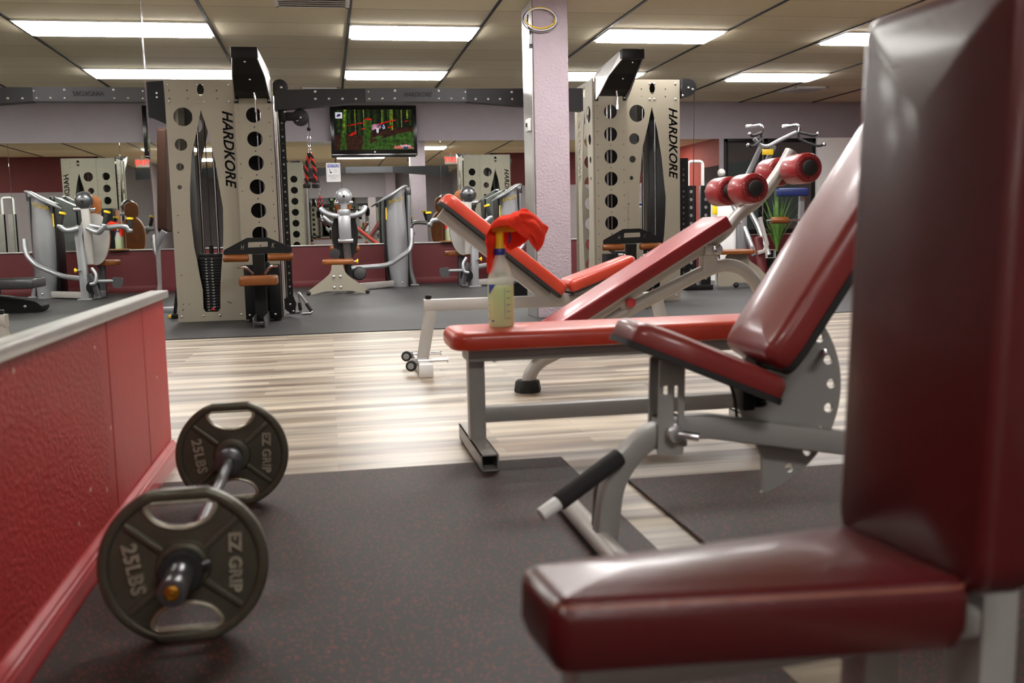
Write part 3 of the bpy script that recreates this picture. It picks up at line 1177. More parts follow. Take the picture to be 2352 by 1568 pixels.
# ================================================================== FLAT BENCH
def flat_bench():
    t = thing('flat_bench', 'flat orange-red bench carrying the spray bottle', 'bench', (.98, 3.2, 0))
    out = rpoly([(.368, 3.06), (1.63, 3.06), (1.63, 3.36), (.368, 3.36)], .075, 7)
    MB().pad(out, .062, Matrix.Translation((0, 0, .372)), .026, .016, .004).build('pad', 'orange_red', t)
    MB().bar([(.43, 3.21, .350), (1.58, 3.21, .350)], .16, .042).build('top_rail', 'grey_frame', t)
    for x in (.463, 1.50):
        MB().bar([(x, 3.21, .05), (x, 3.21, .332)], .055, .055).build('leg', 'grey_frame', t)
    for x in (.463, 1.50):
        b = MB()
        for (x0, x1, z0, z1) in ((-.028, -.024, .01, .062), (.024, .028, .01, .062), (-.028, .028, .01, .0145), (-.028, .028, .058, .062)):
            b.bx(x + x0, x + x1, 2.95, 3.475, z0, z1)
        b.build('foot', 'grey_frame', t, smooth=False)
    MB().bar([(.488, 3.21, .142), (1.475, 3.21, .142)], .052, .052).build('stretcher', 'grey_frame', t)
    bolts(t, [(.52, 3.16, .328), (1.40, 3.16, .328)], .008, (0, 0, -1))


# ================================================================== SPRAY BOTTLE AND TOWEL
def spray_bottle(x, y, z, label, group, head='yellow', marks=True):
    t = thing('spray_bottle', label, 'spray bottle', (x, y, z), group=group)
    o = (x, y, z)
    MB().lathe([(.036, 0), (.041, .003), (.043, .010), (.0435, .14), (.043, .155), (.040, .168), (.033, .190), (.024, .215), (.0175, .232),
                (.0165, .240)], o).build('bottle_body', 'milky', t)
    MB().lathe([(.034, .002), (.0395, .005), (.0412, .012), (.0415, .132), (.0412, .134)], o).build('liquid', 'liquid', t)
    MB().lathe([(.0190, .238), (.0195, .240), (.0195, .256), (.0175, .259)], o).build('collar', 'blue_plastic', t)
    b = MB()
    b.lathe([(.0165, .258), (.0150, .27), (.0135, .285), (.0145, .305), (.016, .318)], o)
    b.box((x + .012, y, z + .325), (.085, .028, .026), .008)
    b.box((x + .06, y, z + .322), (.016, .016, .016), .004)
    b.build('spray_head', head, t)
    MB().bar(spline([(x + .032, y, z + .315), (x + .036, y, z + .295), (x + .030, y, z + .275)], 4), .012, .005).build('trigger', 'blue_plastic', t)
    if marks:
        b = MB()

        def patch(a0, a1, z0, z1, tri=False):
            n = 6
            r = .0441
            A = [b.bm.verts.new((x + r * cos(a0 + (a1 - a0) * k / n), y + r * sin(a0 + (a1 - a0) * k / n), z + z1)) for k in range(n + 1)]
            B = [b.bm.verts.new((x + r * cos(a0 + (a1 - a0) * k / n), y + r * sin(a0 + (a1 - a0) * k / n),
                                 z + (z0 if not tri else z1 - .001 - (z1 - z0) * (1 - k / n)))) for k in range(n + 1)]
            for k in range(n):
                b.bm.faces.new((A[k], A[k + 1], B[k + 1], B[k]))
        patch(radians(200), radians(238), .108, .142, True)
        for k in range(5):
            patch(radians(285), radians(303), .03 + .022 * k, .032 + .022 * k)
            patch(radians(196), radians(206), .03 + .022 * k, .032 + .022 * k)
        for k in range(9):
            patch(radians(308), radians(314), .028 + .012 * k, .0292 + .012 * k)
        patch(radians(276), radians(277.5), .028, .128)
        patch(radians(215), radians(228), .020, .026)
        patch(radians(190), radians(196), .022, .029)
        b.build('graduation_marks', 'blue_ink', t, smooth=False)
    return t


def towel(x, y, z, label, group, s=1.):
    """crumpled microfibre cloth hung over a spray head; z = top of the spray head"""
    b = MB()
    bm = b.bm
    ctl = [[(-.058, .0, -.150), (-.055, .012, -.158), (-.046, .018, -.160), (-.034, .022, -.152), (-.024, .03, -.14)],
           [(-.060, -.012, -.085), (-.054, .004, -.09), (-.042, .014, -.09), (-.028, .020, -.09), (-.012, .032, -.09)],
           [(-.062, -.028, -.03), (-.050, -.014, -.02), (-.036, .0, -.02), (-.015, .022, -.03), (.004, .038, -.06)],
           [(-.047, -.055, -.008), (-.034, -.036, .016), (-.015, -.006, .030), (.005, .026, .015), (.02, .046, -.07)],
           [(.0, -.060, .004), (.010, -.042, .032), (.022, -.006, .046), (.030, .03, .02), (.04, .05, -.08)],
           [(.045, -.075, -.022), (.055, -.058, .018), (.066, -.01, .050), (.07, .03, .02), (.075, .05, -.06)],
           [(.082, -.085, -.066), (.095, -.070, -.016), (.11, -.02, .030), (.112, .02, .01), (.11, .045, -.04)],
           [(.098, -.075, -.080), (.125, -.06, -.05), (.148, -.02, -.010), (.148, .01, -.02), (.135, .03, -.05)]]
    rows = [spline(r, 8) for r in ctl]
    cols = [spline([r[j] for r in rows], 9) for j in range(len(rows[0]))]
    grid = []
    for i in range(len(cols[0])):
        row = []
        for j in range(len(cols)):
            q = cols[j][i]
            f1 = noise.noise(Vector((q.x * 22, q.y * 14 + 4, q.z * 22)))
            f2 = noise.noise(Vector((q.x * 48 + 9, q.y * 34, q.z * 48)))
            wv = sin(q.x * 90 + q.y * 55 + f1 * 3) * .004
            q = q + Vector((f2 * .004, -abs(f1) * .014 - wv, f1 * .012 + wv * .7))
            row.append(bm.verts.new(Vector((x, y, z)) + q * s))
        grid.append(row)
    for i in range(len(grid) - 1):
        for j in range(len(grid[0]) - 1):
            bm.faces.new((grid[i][j], grid[i + 1][j], grid[i + 1][j + 1], grid[i][j + 1]))
    # a second fold looped over the right half
    ctl = [[(.035, -.050, .030), (.040, -.062, .018), (.048, -.064, .0)],
           [(.050, -.055, .046), (.062, -.075, .022), (.060, -.078, -.012)],
           [(.085, -.045, .044), (.092, -.088, .010), (.080, -.092, -.030)],
           [(.118, -.035, .020), (.112, -.085, -.020), (.090, -.090, -.056)],
           [(.130, -.030, -.020), (.108, -.070, -.050), (.085, -.080, -.075)]]
    rows = [spline(r, 7) for r in ctl]
    cols = [spline([r[j] for r in rows], 7) for j in range(len(rows[0]))]
    G = [[bm.verts.new(Vector((x, y, z)) + (cols[j][i] + Vector((0, -.006 * sin(j * .9), noise.noise(cols[j][i] * 50) * .004))) * s) for j in range(len(cols))] for i in range(len(cols[0]))]
    for i in range(len(G) - 1):
        for j in range(len(G[0]) - 1):
            bm.faces.new((G[i][j], G[i + 1][j], G[i + 1][j + 1], G[i][j + 1]))
    o = b.build('towel', 'towel', None, ang=180)
    md = o.modifiers.new('thickness', 'SOLIDIFY')
    md.thickness = .0035 * s
    md2 = o.modifiers.new('smooth', 'SUBSURF')
    md2.levels = 1
    md2.render_levels = 1
    tag(recentre(o), label, 'towel', group)
    return o


near_bench()
arc_bench()
flat_bench()
spray_bottle(.553, 3.2, .435, 'spray bottle of pale green cleaner with yellow head on the flat bench', 'spray bottles')
towel(.566, 3.2, .435 + .330, 'bright red cloth draped over the spray bottle on the flat bench', 'red cleaning cloths')


# ================================================================== DECLINE BENCH WITH FOUR ROLLERS
def decline_bench():
    y = 4.45
    t = thing('decline_bench', 'long sloping red sit-up bench with four maroon leg rollers', 'bench', (1.4, y, 0))
    a = radians(30.2)
    ax = Vector((cos(a), 0, sin(a)))
    n = Vector((-sin(a), 0, cos(a)))
    top = Vector((1.812, y, .797))
    L = 1.14
    o = top - ax * L - n * .058
    M = frame(o, ax, (0, 1, 0))
    out = rpoly([(0, -.14), (L, -.15), (L, .15), (0, .14)], .012, 3)
    MB().pad(out, .058, M, .007, .004, .004, 4).build('pad', 'red_leather', t)
    MB().plate([inset(out, .012)], .010, M @ Matrix.Translation((0, 0, -.005))).build('pad_board', 'light_frame', t)
    r0 = M @ Vector((.05, 0, -.036))
    r1 = M @ Vector((L - .02, 0, -.036))
    MB().bar([r0, r1], .055, .05).build('pad_rail', 'light_frame', t)
    # bent tube that carries the rollers
    path = spline([M @ Vector((L - .25, 0, -.036)), M @ Vector((L - .02, 0, -.036)), (1.93, y, .80), (2.02, y, .86), (2.09, y, .935), (2.16, y, 1.03), (2.2, y, 1.10)], 6)
    MB().tube(path, .030, 16).build('roller_arm', 'light_frame', t)
    for (x, z) in ((1.915, .917), (2.178, 1.006)):
        MB().cyl((x, y - .24, z), (x, y + .24, z), .014, None, 14).build('axle', 'chrome', t)
        b = MB()
        if z < .95:
            b.bar([(x, y, z), (x + .04, y, z - .10)], .03, .03)
        else:
            b.bar([(x, y, z), (x - .03, y, z - .03)], .03, .03)
        b.build('axle_bracket', 'light_frame', t)
        for sg in (-1, 1):
            y0 = y + sg * .055
            y1 = y + sg * .225
            rr = .070
            H = .17
            r_ = MB().lathe([(.02, 0), (rr - .014, 0), (rr - .004, .006), (rr, .016), (rr, H - .016), (rr - .004, H - .006), (rr - .016, H), (.02, H)], (x, y0, z), (0, sg, 0), 32).build('roller', 'red_leather', t)
            # gathered ends and round black caps
            for yy, dd in ((y0, -sg), (y1, sg)):
                g = MB()
                for k in range(22):
                    q = 2 * pi * k / 22
                    c = Vector((x + .050 * cos(q), yy + dd * .002, z + .050 * sin(q)))
                    g.ball(c, .0085, (1.0, .6, 1.0), 1)
                g.build('gathered_end', 'red_leather', r_)
                MB().lathe([(.036, 0), (.037, .004), (.032, .012), (.018, .017), (.001, .018)], (x, yy + dd * .001, z), (0, dd, 0), 24).build('end_cap', 'rubber', r_)
    # lower frame
    path = spline([(.886, y, .03), (.905, y, .09), (.95, y, .14), (1.03, y, .178), (1.2, y, .268), (1.4, y, .375), (1.6, y, .465), (1.76, y, .535), (1.86, y, .562), (1.96, y, .535),
                   (2.04, y, .44), (2.08, y, .3), (2.10, y, .05)], 6)
    MB().tube(path, .032, 16).build('frame_tube', 'light_frame', t)
    b = MB()
    b.lathe([(.062, 0), (.064, .012), (.058, .05), (.052, .056)], (.886, y, .0), (0, 0, 1), 8)
    b.build('front_foot', 'rubber', t)
    MB().bar([(2.10, y - .28, .034), (2.10, y + .28, .034)], .06, .06, (0, 0, 1), .012).build('rear_foot', 'light_frame', t)
    MB().bar([(1.775, y, .535), (1.785, y, .655)], .065, .072).build('post', 'light_frame', t)
    MB().bx(1.745, 1.83, y - .045, y + .045, .615, .665, .008).build('pivot_bracket', 'light_frame', t)
    MB().lathe([(.024, 0), (.026, .004), (.024, .014), (.012, .018)], (1.805, y - .045, .64), (0, -1, 0), 20).build('pivot_bolt', 'chrome', t)
    MB().bar([(1.36, y, .372), (1.36, y, .445)], .05, .05).build('post', 'light_frame', t)
    b = MB()
    b.cyl((1.372, y - .03, .405), (1.372, y - .066, .405), .016, None, 14)
    b.lathe([(.018, 0), (.022, .004), (.022, .014), (.014, .02), (.002, .022)], (1.372, y - .06, .405), (0, -1, 0), 20)
    b.build('adjuster_knob', 'red_knob', t)


# ================================================================== ADJUSTABLE BENCH FURTHER BACK
def adjustable_bench():
    y = 5.35
    t = thing('adjustable_bench', 'orange-red adjustable bench with raised tilted backrest and small transport wheels', 'bench', (1.1, y, 0))
    # backrest rises to the left
    p0, p1 = Vector((1.285, y, .437)), Vector((.640, y, .965))
    ax = (p1 - p0).normalized()
    M = frame(p0 - Vector((0, 0, 0)), ax, (0, -1, 0))
    # z axis of this frame = ax x -Y ; make sure it points up/right
    L = (p1 - p0).length
    out = rpoly([(0, -.135), (L, -.135), (L, .135), (0, .135)], [.03, .07, .07, .03], 6)
    up_ = (M.to_3x3() @ Vector((0, 0, 1)))
    M2 = M @ Matrix.Translation((0, 0, -.066 if up_.z > 0 else .0))
    if up_.z < 0:
        M2 = frame(p0, ax, (0, 1, 0)) @ Matrix.Translation((0, 0, -.066))
    MB().pad(out, .066, M2, .026, .004, .004).build('backrest', 'orange_red', t)
    MB().plate([inset(out, -.002)], .014, M2 @ Matrix.Translation((0, 0, -.006))).build('back_board', 'rubber', t)
    MB().bar([M2 @ Vector((.02, 0, -.045)), M2 @ Vector((L - .04, 0, -.045))], .06, .062).build('back_rail', 'light_frame', t)
    bolts(t, [M2 @ Vector((.05, -.031, -.045)), M2 @ Vector((.45, -.031, -.045))], .012, (0, -1, 0), .008, 'black')
    # seat rises to the right
    a = radians(19)
    q0 = Vector((1.300, y, .405))
    Ms = frame(q0, (cos(a), 0, sin(a)), (0, 1, 0))
    so = rpoly([(0, -.135), (.42, -.10), (.42, .10), (0, .135)], [.04, .06, .06, .04], 6)
    MB().pad(so, .066, Ms, .028, .004, .006).build('seat', 'orange_red', t)
    MB().plate([inset(so, -.002)], .012, Ms @ Matrix.Translation((0, 0, -.005))).build('seat_board', 'rubber', t)
    MB().bar([Ms @ Vector((.03, 0, -.034)), Ms @ Vector((.36, 0, -.034))], .05, .045).build('seat_rail', 'light_frame', t)
    # beam, legs
    MB().bar([(.495, y, .356), (1.86, y, .352)], .062, .064).build('beam', 'light_frame', t)
    MB().bar([(.532, y, .33), (.478, y, .05)], .06, .062).build('front_leg', 'light_frame', t)
    MB().bar([(1.83, y, .33), (1.90, y, .05)], .06, .062).build('rear_leg', 'light_frame', t)
    MB().bar([(.470, y - .30, .036), (.470, y + .22, .036)], .064, .062, (0, 0, 1)).build('front_foot', 'light_frame', t)
    MB().bx(.434, .506, y - .312, y - .27, .0, .072, .008).build('foot_cap', 'white', t)
    MB().bar([(1.90, y - .26, .036), (1.90, y + .26, .036)], .06, .06, (0, 0, 1)).build('rear_foot', 'light_frame', t)
    b = MB()
    b.plate([rpoly([(1.195, .36), (1.275, .36), (1.265, .445), (1.225, .452), (1.205, .43)], .01, 3)], .012, XZ(y - .036))
    b.plate([rpoly([(1.195, .36), (1.275, .36), (1.265, .445), (1.225, .452), (1.205, .43)], .01, 3)], .012, XZ(y + .036))
    b.build('pivot_bracket', 'light_frame', t)
    MB().lathe([(.014, 0), (.014, .004), (.008, .008)], (1.236, y - .043, .432), (0, -1, 0), 16).build('pivot_bolt', 'black', t)
    MB().lathe([(.014, 0), (.018, .006), (.018, .020), (.012, .024)], (.522, y, .388), (0, 0, 1), 16).build('stop_knob', 'black', t)
    for yy in (y - .17, y + .14):
        MB().cyl((.44, yy, .072), (.60, yy, .072), .009, None, 12).build('axle', 'chrome', t)
        wx = .405
        zz = .048 if yy < y else .062
        w = MB().lathe([(.008, 0), (.026, 0), (.029, .004), (.029, .018), (.026, .022), (.008, .022)], (wx, yy + .011, zz), (-.25, -1, 0), 24).build('wheel', 'rubber', t)
        MB().lathe([(.005, -.002), (.017, -.002), (.017, .024), (.005, .026)], (wx, yy + .011, zz), (-.25, -1, 0), 18).build('wheel_hub', 'silver', w)
        MB().bx(.40, .47, yy + .012, yy + .018, .045, .085, .002).build('wheel_bracket', 'light_frame', t)
        MB().lathe([(.009, 0), (.016, 0), (.016, .006), (.009, .006)], (.594, yy, .072), (1, 0, 0), 14).build('axle_end', 'chrome', t)


decline_bench()
adjustable_bench()


# ================================================================== PERFORATED STEEL CABLE TOWERS
VASE = [(-1.058, 1.868), (-1.101, 1.687), (-1.157, 1.484), (-1.188, 1.195), (-1.198, 0.97), (-1.182, 0.661), (-1.167, 0.568), (-1.149, 0.412), (-1.13, 0.283),
        (-1.134, 0.119), (-1.117, 0.086), (-1.011, 0.082), (-0.987, 0.113), (-0.976, 0.317), (-0.96, 0.461), (-0.935, 0.647), (-0.922, 0.829), (-0.916, 1.011),
        (-0.929, 1.115), (-0.958, 1.394), (-1.003, 1.657)]
PW, PH = .59, 2.125
WORD = 'HARDKORE'


def fit_word(body, length, height, shear=.32, offset=.0):
    lp = text_loops(body, 1.0, shear, offset)
    xs = [p[0] for l in lp for p in l]
    ys = [p[1] for l in lp for p in l]
    sx = length / (max(xs) - min(xs))
    sy = height / (max(ys) - min(ys))
    cx, cy = (max(xs) + min(xs)) / 2, (max(ys) + min(ys)) / 2
    return [[((x - cx) * sx, (y - cy) * sy) for x, y in l] for l in lp]


def wide_loops():
    lens = [(.303 + .030 * sin(2 * pi * k / 20), 2.04 + .052 * cos(2 * pi * k / 20) * (abs(cos(2 * pi * k / 20)) ** .4)) for k in range(20)]
    loops = [[(0, 0), (PW, 0), (PW, PH), (0, PH)], lens, [(x + 1.355, z) for x, z in VASE]]
    for x, z, r in ((.143, 1.808, .081), (.112, 1.568, .053), (.093, 1.375, .033), (.08, 1.197, .019)):
        loops.append(circle(x, z, r, 24))
    for x in (.04, .19, .44):
        for z in (1.965, 2.035):
            loops.append(circle(x, z, .007, 8))
    for x, z in ((.05, .95), (.045, .80), (.05, .42), (.10, .16), (.045, .11), (.05, .16), (.36 + .08, .17), (.46, .16)):
        loops.append(circle(x, z, .006, 8))
    for l in fit_word(WORD, .68, .092, .30, .026):
        loops.append(xf2(l, -pi / 2, 1, 1, .520, 1.52))
    return loops


def narrow_loops(w):
    loops = [[(0, 0), (w, 0), (w, PH), (0, PH)]]
    for k in range(8):
        loops.append(circle(w / 2, 1.813 - .2085 * k, .0665, 24))
        loops.append(circle(w / 2, 1.709 - .2085 * k, .0065, 8))
    for k in range(14):
        for x in (.03, w - .03):
            loops.append(circle(x, 1.87 - .12 * k, .0055, 8))
    return loops


WIDE = curve_mesh(wide_loops(), .003)
WIDE_T = None


def cable_tower(label, xw, yw, xn, yn, zs, side, plate_shift):
    """xw,yw: left edge / depth of the wide slotted panel; xn,yn: left edge / depth of the narrow holed panel"""
    t = thing('cable_tower', label, 'cable machine', (xn, yn + .3, 0), group='perforated steel cable towers')
    Zs = Matrix.Diagonal((1, 1, zs, 1))
    W = .325
    D = .70

    def wide(M, name):
        return MB().add(WIDE, M, free=False).build(name, 'steel_panel', t, ang=30)
    wide(Zs @ Matrix.Translation((xw, 0, 0)) @ XZ(yw), 'slotted_panel')
    wide(Zs @ Matrix.Translation((xw, 0, 0)) @ XZ(yw + D), 'slotted_panel')
    MB().plate(narrow_loops(W), .006, Zs @ Matrix.Translation((xn, 0, 0)) @ XZ(yn)).build('holed_panel', 'steel_panel', t, ang=30)
    MB().plate(narrow_loops(W), .006, Zs @ Matrix.Translation((xn, 0, 0)) @ XZ(yn + D + .08)).build('holed_panel', 'steel_panel', t, ang=30)
    if side < 0:          # left tower: right flank turned to the aisle
        wide(Zs @ frame((xn + W + .003, yn + .06, 0), (0, 1, 0), (0, 0, 1)), 'side_panel')
        MB().bx(xw, xw + .006, yw + .01, yw + D, .0, PH * zs).build('side_panel', 'steel_panel', t, smooth=False)
        MB().bx(xn - .006, xn, yn + .004, yw - .004, .0, PH * zs).build('flange', 'steel_panel', t, smooth=False)
        for (x, yy) in ((xn + W + .012, yn + .02), (xn + W + .012, yn + .045), (xn + W + .02, yn + .62)):
            MB().cyl((x, yy, .02), (x, yy, 1.98 * zs), .011, None, 12).build('guide_tube', 'chrome', t)
    else:
        wide(Zs @ frame((xn - .003, yn + .06, 0), (0, 1, 0), (0, 0, 1)), 'side_panel')
        MB().bx(xw + PW - .006, xw + PW, yw + .01, yw + D, .0, PH * zs).build('side_panel', 'steel_panel', t, smooth=False)
        MB().bx(xn + W, xn + W + .006, yn + .004, yw - .004, .0, PH * zs).build('flange', 'steel_panel', t, smooth=False)
        MB().bx(xn - .02, xn - .003, yn + .003, yn + .055, 0, PH * zs).build('flange', 'steel_panel', t, smooth=False)
    MB().bx(xw + .01, xw + PW - .01, yw + .01, yw + D - .01, PH * zs - .03, PH * zs - .024).build('top_plate', 'black', t, smooth=False)
    # weight stack behind the vase-shaped opening
    ux = xw + .305
    b = MB()
    z = .085
    n = 0
    while z < .55 * zs:
        b.bx(ux - .115, ux + .115, yw + .05, yw + .20, z, z + .0235, .002)
        z += .0255
        n += 1
    b.build('weight_stack', 'black', t)
    zt = z
    for (a_, c_, d_) in ((.438, .448, .60), (.150, .158, .5)):  # black sheets added to stand for the shade inside the closed tower
        MB().bx(xw + a_, xw + c_, yw + .012, yw + d_, .06, 1.98 * zs).build('shade_liner', 'black', t, smooth=False)
    MB().bx(xw + .45, xw + PW - .012, yw + .05, yw + .056, .9 * zs, 2.0 * zs).build('shade_liner', 'black', t, smooth=False)
    MB().bx(xn + .012, xn + W - .012, yn + .26, yn + .266, .02, 2.06 * zs).build('shade_liner', 'black', t, smooth=False)  # added black sheet darkens the column's inside behind the round holes
    for dx_ in (.012, .05):
        MB().cyl((xn + W / 2 + dx_, yn + .16, .04), (xn + W / 2 + dx_, yn + .16, 2.02 * zs), .011, None, 12).build('guide_rod', 'chrome', t)
    b = MB()
    for k in range(n):
        zz = .085 + .0255 * k + .0118
        wgt = str(10 * (n - k))
        for dx in (-.045, .005):
            b.text(wgt, .016, Matrix.Translation((ux + dx, yw + .0485, zz)) @ Matrix.Rotation(pi / 2, 4, 'X'), .0006)
    b.build('stack_numbers', 'white', t, smooth=False)
    b = MB()
    b.bx(ux - .105, ux + .105, yw + .06, yw + .19, zt + .002, zt + .035, .004)
    b.cyl((ux, yw + .125, zt + .03), (ux, yw + .125, zt + .11), .018, None, 14)
    b.build('stack_head', 'black', t)
    for dx in (-.065, .065):
        MB().cyl((ux + dx, yw + .125, .06), (ux + dx, yw + .125, 1.98 * zs), .0125, None, 14).build('guide_rod', 'chrome', t)
    MB().cyl((ux, yw + .125, zt + .1), (ux, yw + .125, 2.0 * zs), .004, None, 8).build('cable', 'rubber', t)
    MB().box((ux - .005, yw + .04, .105), (.03, .004, .022), .002).build('badge', 'red_ink', t)
    bolts(t, [(xw + u, yw - .004, zz * zs) for u in (.035, .275, .325, .545) for zz in (2.085, 1.94)] +
          [(xw + u, yw - .004, .05 * zs) for u in (.03, .22, .36, .55)], .0105)
    # overhanging pull-up arm
    cx = xn + W / 2
    yb, yt = yn, yn - .74
    b = MB()
    for sg in (-1, 1):
        pr = [(.158, yb + .02, 1.925), (.158, yb + .02, 2.13), (.155, yb - .10, 2.175), (.10, yt, 2.262), (.10, yt, 2.18), (.135, yb - .42, 2.085), (.152, yb - .16, 1.96), (.158, yb - .05, 1.92)]
        A = [b.bm.verts.new((cx + sg * x, yy, zz * zs)) for x, yy, zz in pr]
        B = [b.bm.verts.new((cx + sg * (x - .008), yy, zz * zs)) for x, yy, zz in pr]
        b.bm.faces.new(A)
        b.bm.faces.new(list(reversed(B)))
        for k in range(len(pr)):
            b.bm.faces.new((A[k], A[(k + 1) % 8], B[(k + 1) % 8], B[k]))
    b.build('arm_side_plate', 'aluminium', t, smooth=False)
    b = MB()
    pr = [(.148, yb - .02, 1.955), (.142, yb - .18, 1.995), (.126, yb - .42, 2.10), (.095, yt + .02, 2.19)]
    A = [[b.bm.verts.new((cx + sg * x, yy, (zz + dz) * zs)) for sg, dz in ((-1, 0), (1, 0), (1, .02), (-1, .02))] for x, yy, zz in pr]
    for P, Q in zip(A, A[1:]):
        for k in range(4):
            b.bm.faces.new((P[k], P[(k + 1) % 4], Q[(k + 1) % 4], Q[k]))
    b.bm.faces.new(A[0])
    b.bm.faces.new(list(reversed(A[-1])))
    b.build('arm_belly', 'black', t, smooth=False)
    b = MB()
    b.bx(cx - .105, cx + .105, yt - .02, yt + .06, 2.178 * zs, 2.262 * zs, .006)
    b.build('arm_cap', 'black', t)
    for sg in (-1, 1):
        MB().bar([(cx + sg * .138, yb - .016, 2.0 * zs), (cx + sg * .145, yb - .012, 1.915 * zs)], .012, .04).build('arm_lug', 'black', t)
    bolts(t, [(cx, yt + .03 - .02, 2.15 * zs), (cx - .138, yb - .024, 1.94 * zs), (cx + .138, yb - .024, 1.94 * zs), (cx + .01, yb - .40, 2.06 * zs)], .009)
    # hanging clip and chain under the arm
    b = MB()
    b.cyl((cx + .012, yb - .14, 2.07 * zs), (cx + .03, yb - .14, 1.93 * zs), .012, None, 10)
    b.cyl((cx + .03, yb - .14, 1.93 * zs), (cx + .03, yb - .14, 1.86 * zs), .006, None, 8)
    b.cyl((cx + .03, yb - .14, 1.86 * zs), (cx + .03, yb - .14, 1.82 * zs), .010, None, 8)
    b.build('hanging_clip', 'chrome', t)
    # knee hold-down seat in front of the narrow panel
    px = cx + plate_shift
    py = yn - .50
    pts = [(-.283, .600), (-.281, .640), (-.085, .740), (.082, .742), (.281, .652), (.285, .618), (.262, .606)]
    loops = [rpoly(pts, .012, 3), rpoly([(-.080, .658), (.084, .662), (.084, .704), (-.076, .702)], .006, 2)]
    for ch, xx, zz in (('H', -.125, .662), ('K', .128, .672)):
        for l in fit_word(ch, .030, .040, .3, .01):
            loops.append([(a + xx, c + zz) for a, c in l])
    MB().plate(loops, .012, Matrix.Translation((px, 0, 0)) @ XZ(py)).build('handle_plate', 'black', t)
    for sg in (-1, 1):
        MB().cyl((px + sg * .078, py + .0, .570), (px + sg * .288, py + .0, .572), .031, None, 18, .010).build('knee_pad', 'orange_leather', t)
    MB().bar([(px, py + .03, .60), (px, py + .06, .40), (px, py + .06, .02)], .06, .10).build('seat_post', 'black', t)
    o2 = rrect(.31, .34, .04, 5)
    MB().pad(o2, .075, Matrix.Translation((px, py - .06, .345)), .022, .012, .004).build('seat_pad', 'orange_leather', t)
    b = MB()
    b.bx(px - .155, px - .06, yn - .16, yn - .006, .02, .50, .004)
    b.bx(px + .06, px + .155, yn - .16, yn - .006, .02, .50, .004)
    b.bx(px - .06, px + .06, yn - .09, yn - .006, .05, .52, .004)
    b.build('seat_carriage', 'black', t)
    b = MB()
    for sg in (-1, 1):
        b.bx(px + sg * .045 - .006, px + sg * .045 + .006, py - .30, yn - .16, .0, .09, .002)
    b.bx(px - .045, px + .045, py - .28, py - .25, .02, .05, .002)
    b.build('base_runner', 'dark_silver', t)
    for sg in (-1, 1):
        MB().tube(fillet([(px + sg * .05, py - .02, .44), (px + sg * .10, py - .10, .50), (px + sg * .165, py - .10, .50)], .03), .012, 12).build('side_handle', 'chrome', t)
    bolts(t, [(px + dx, yn - .166, zz) for dx in (-.12, .10) for zz in (.06, .34)], .010)
    return t


def pulley(parent, c, r, axis=(0, 1, 0)):
    b = MB()
    b.lathe([(.010, -.016), (r * .9, -.016), (r, -.012), (r, -.006), (r * .88, 0), (r, .006), (r, .012), (r * .9, .016), (.010, .016)], c, axis, 28)
    return b.build('pulley_wheel', 'beam', parent)


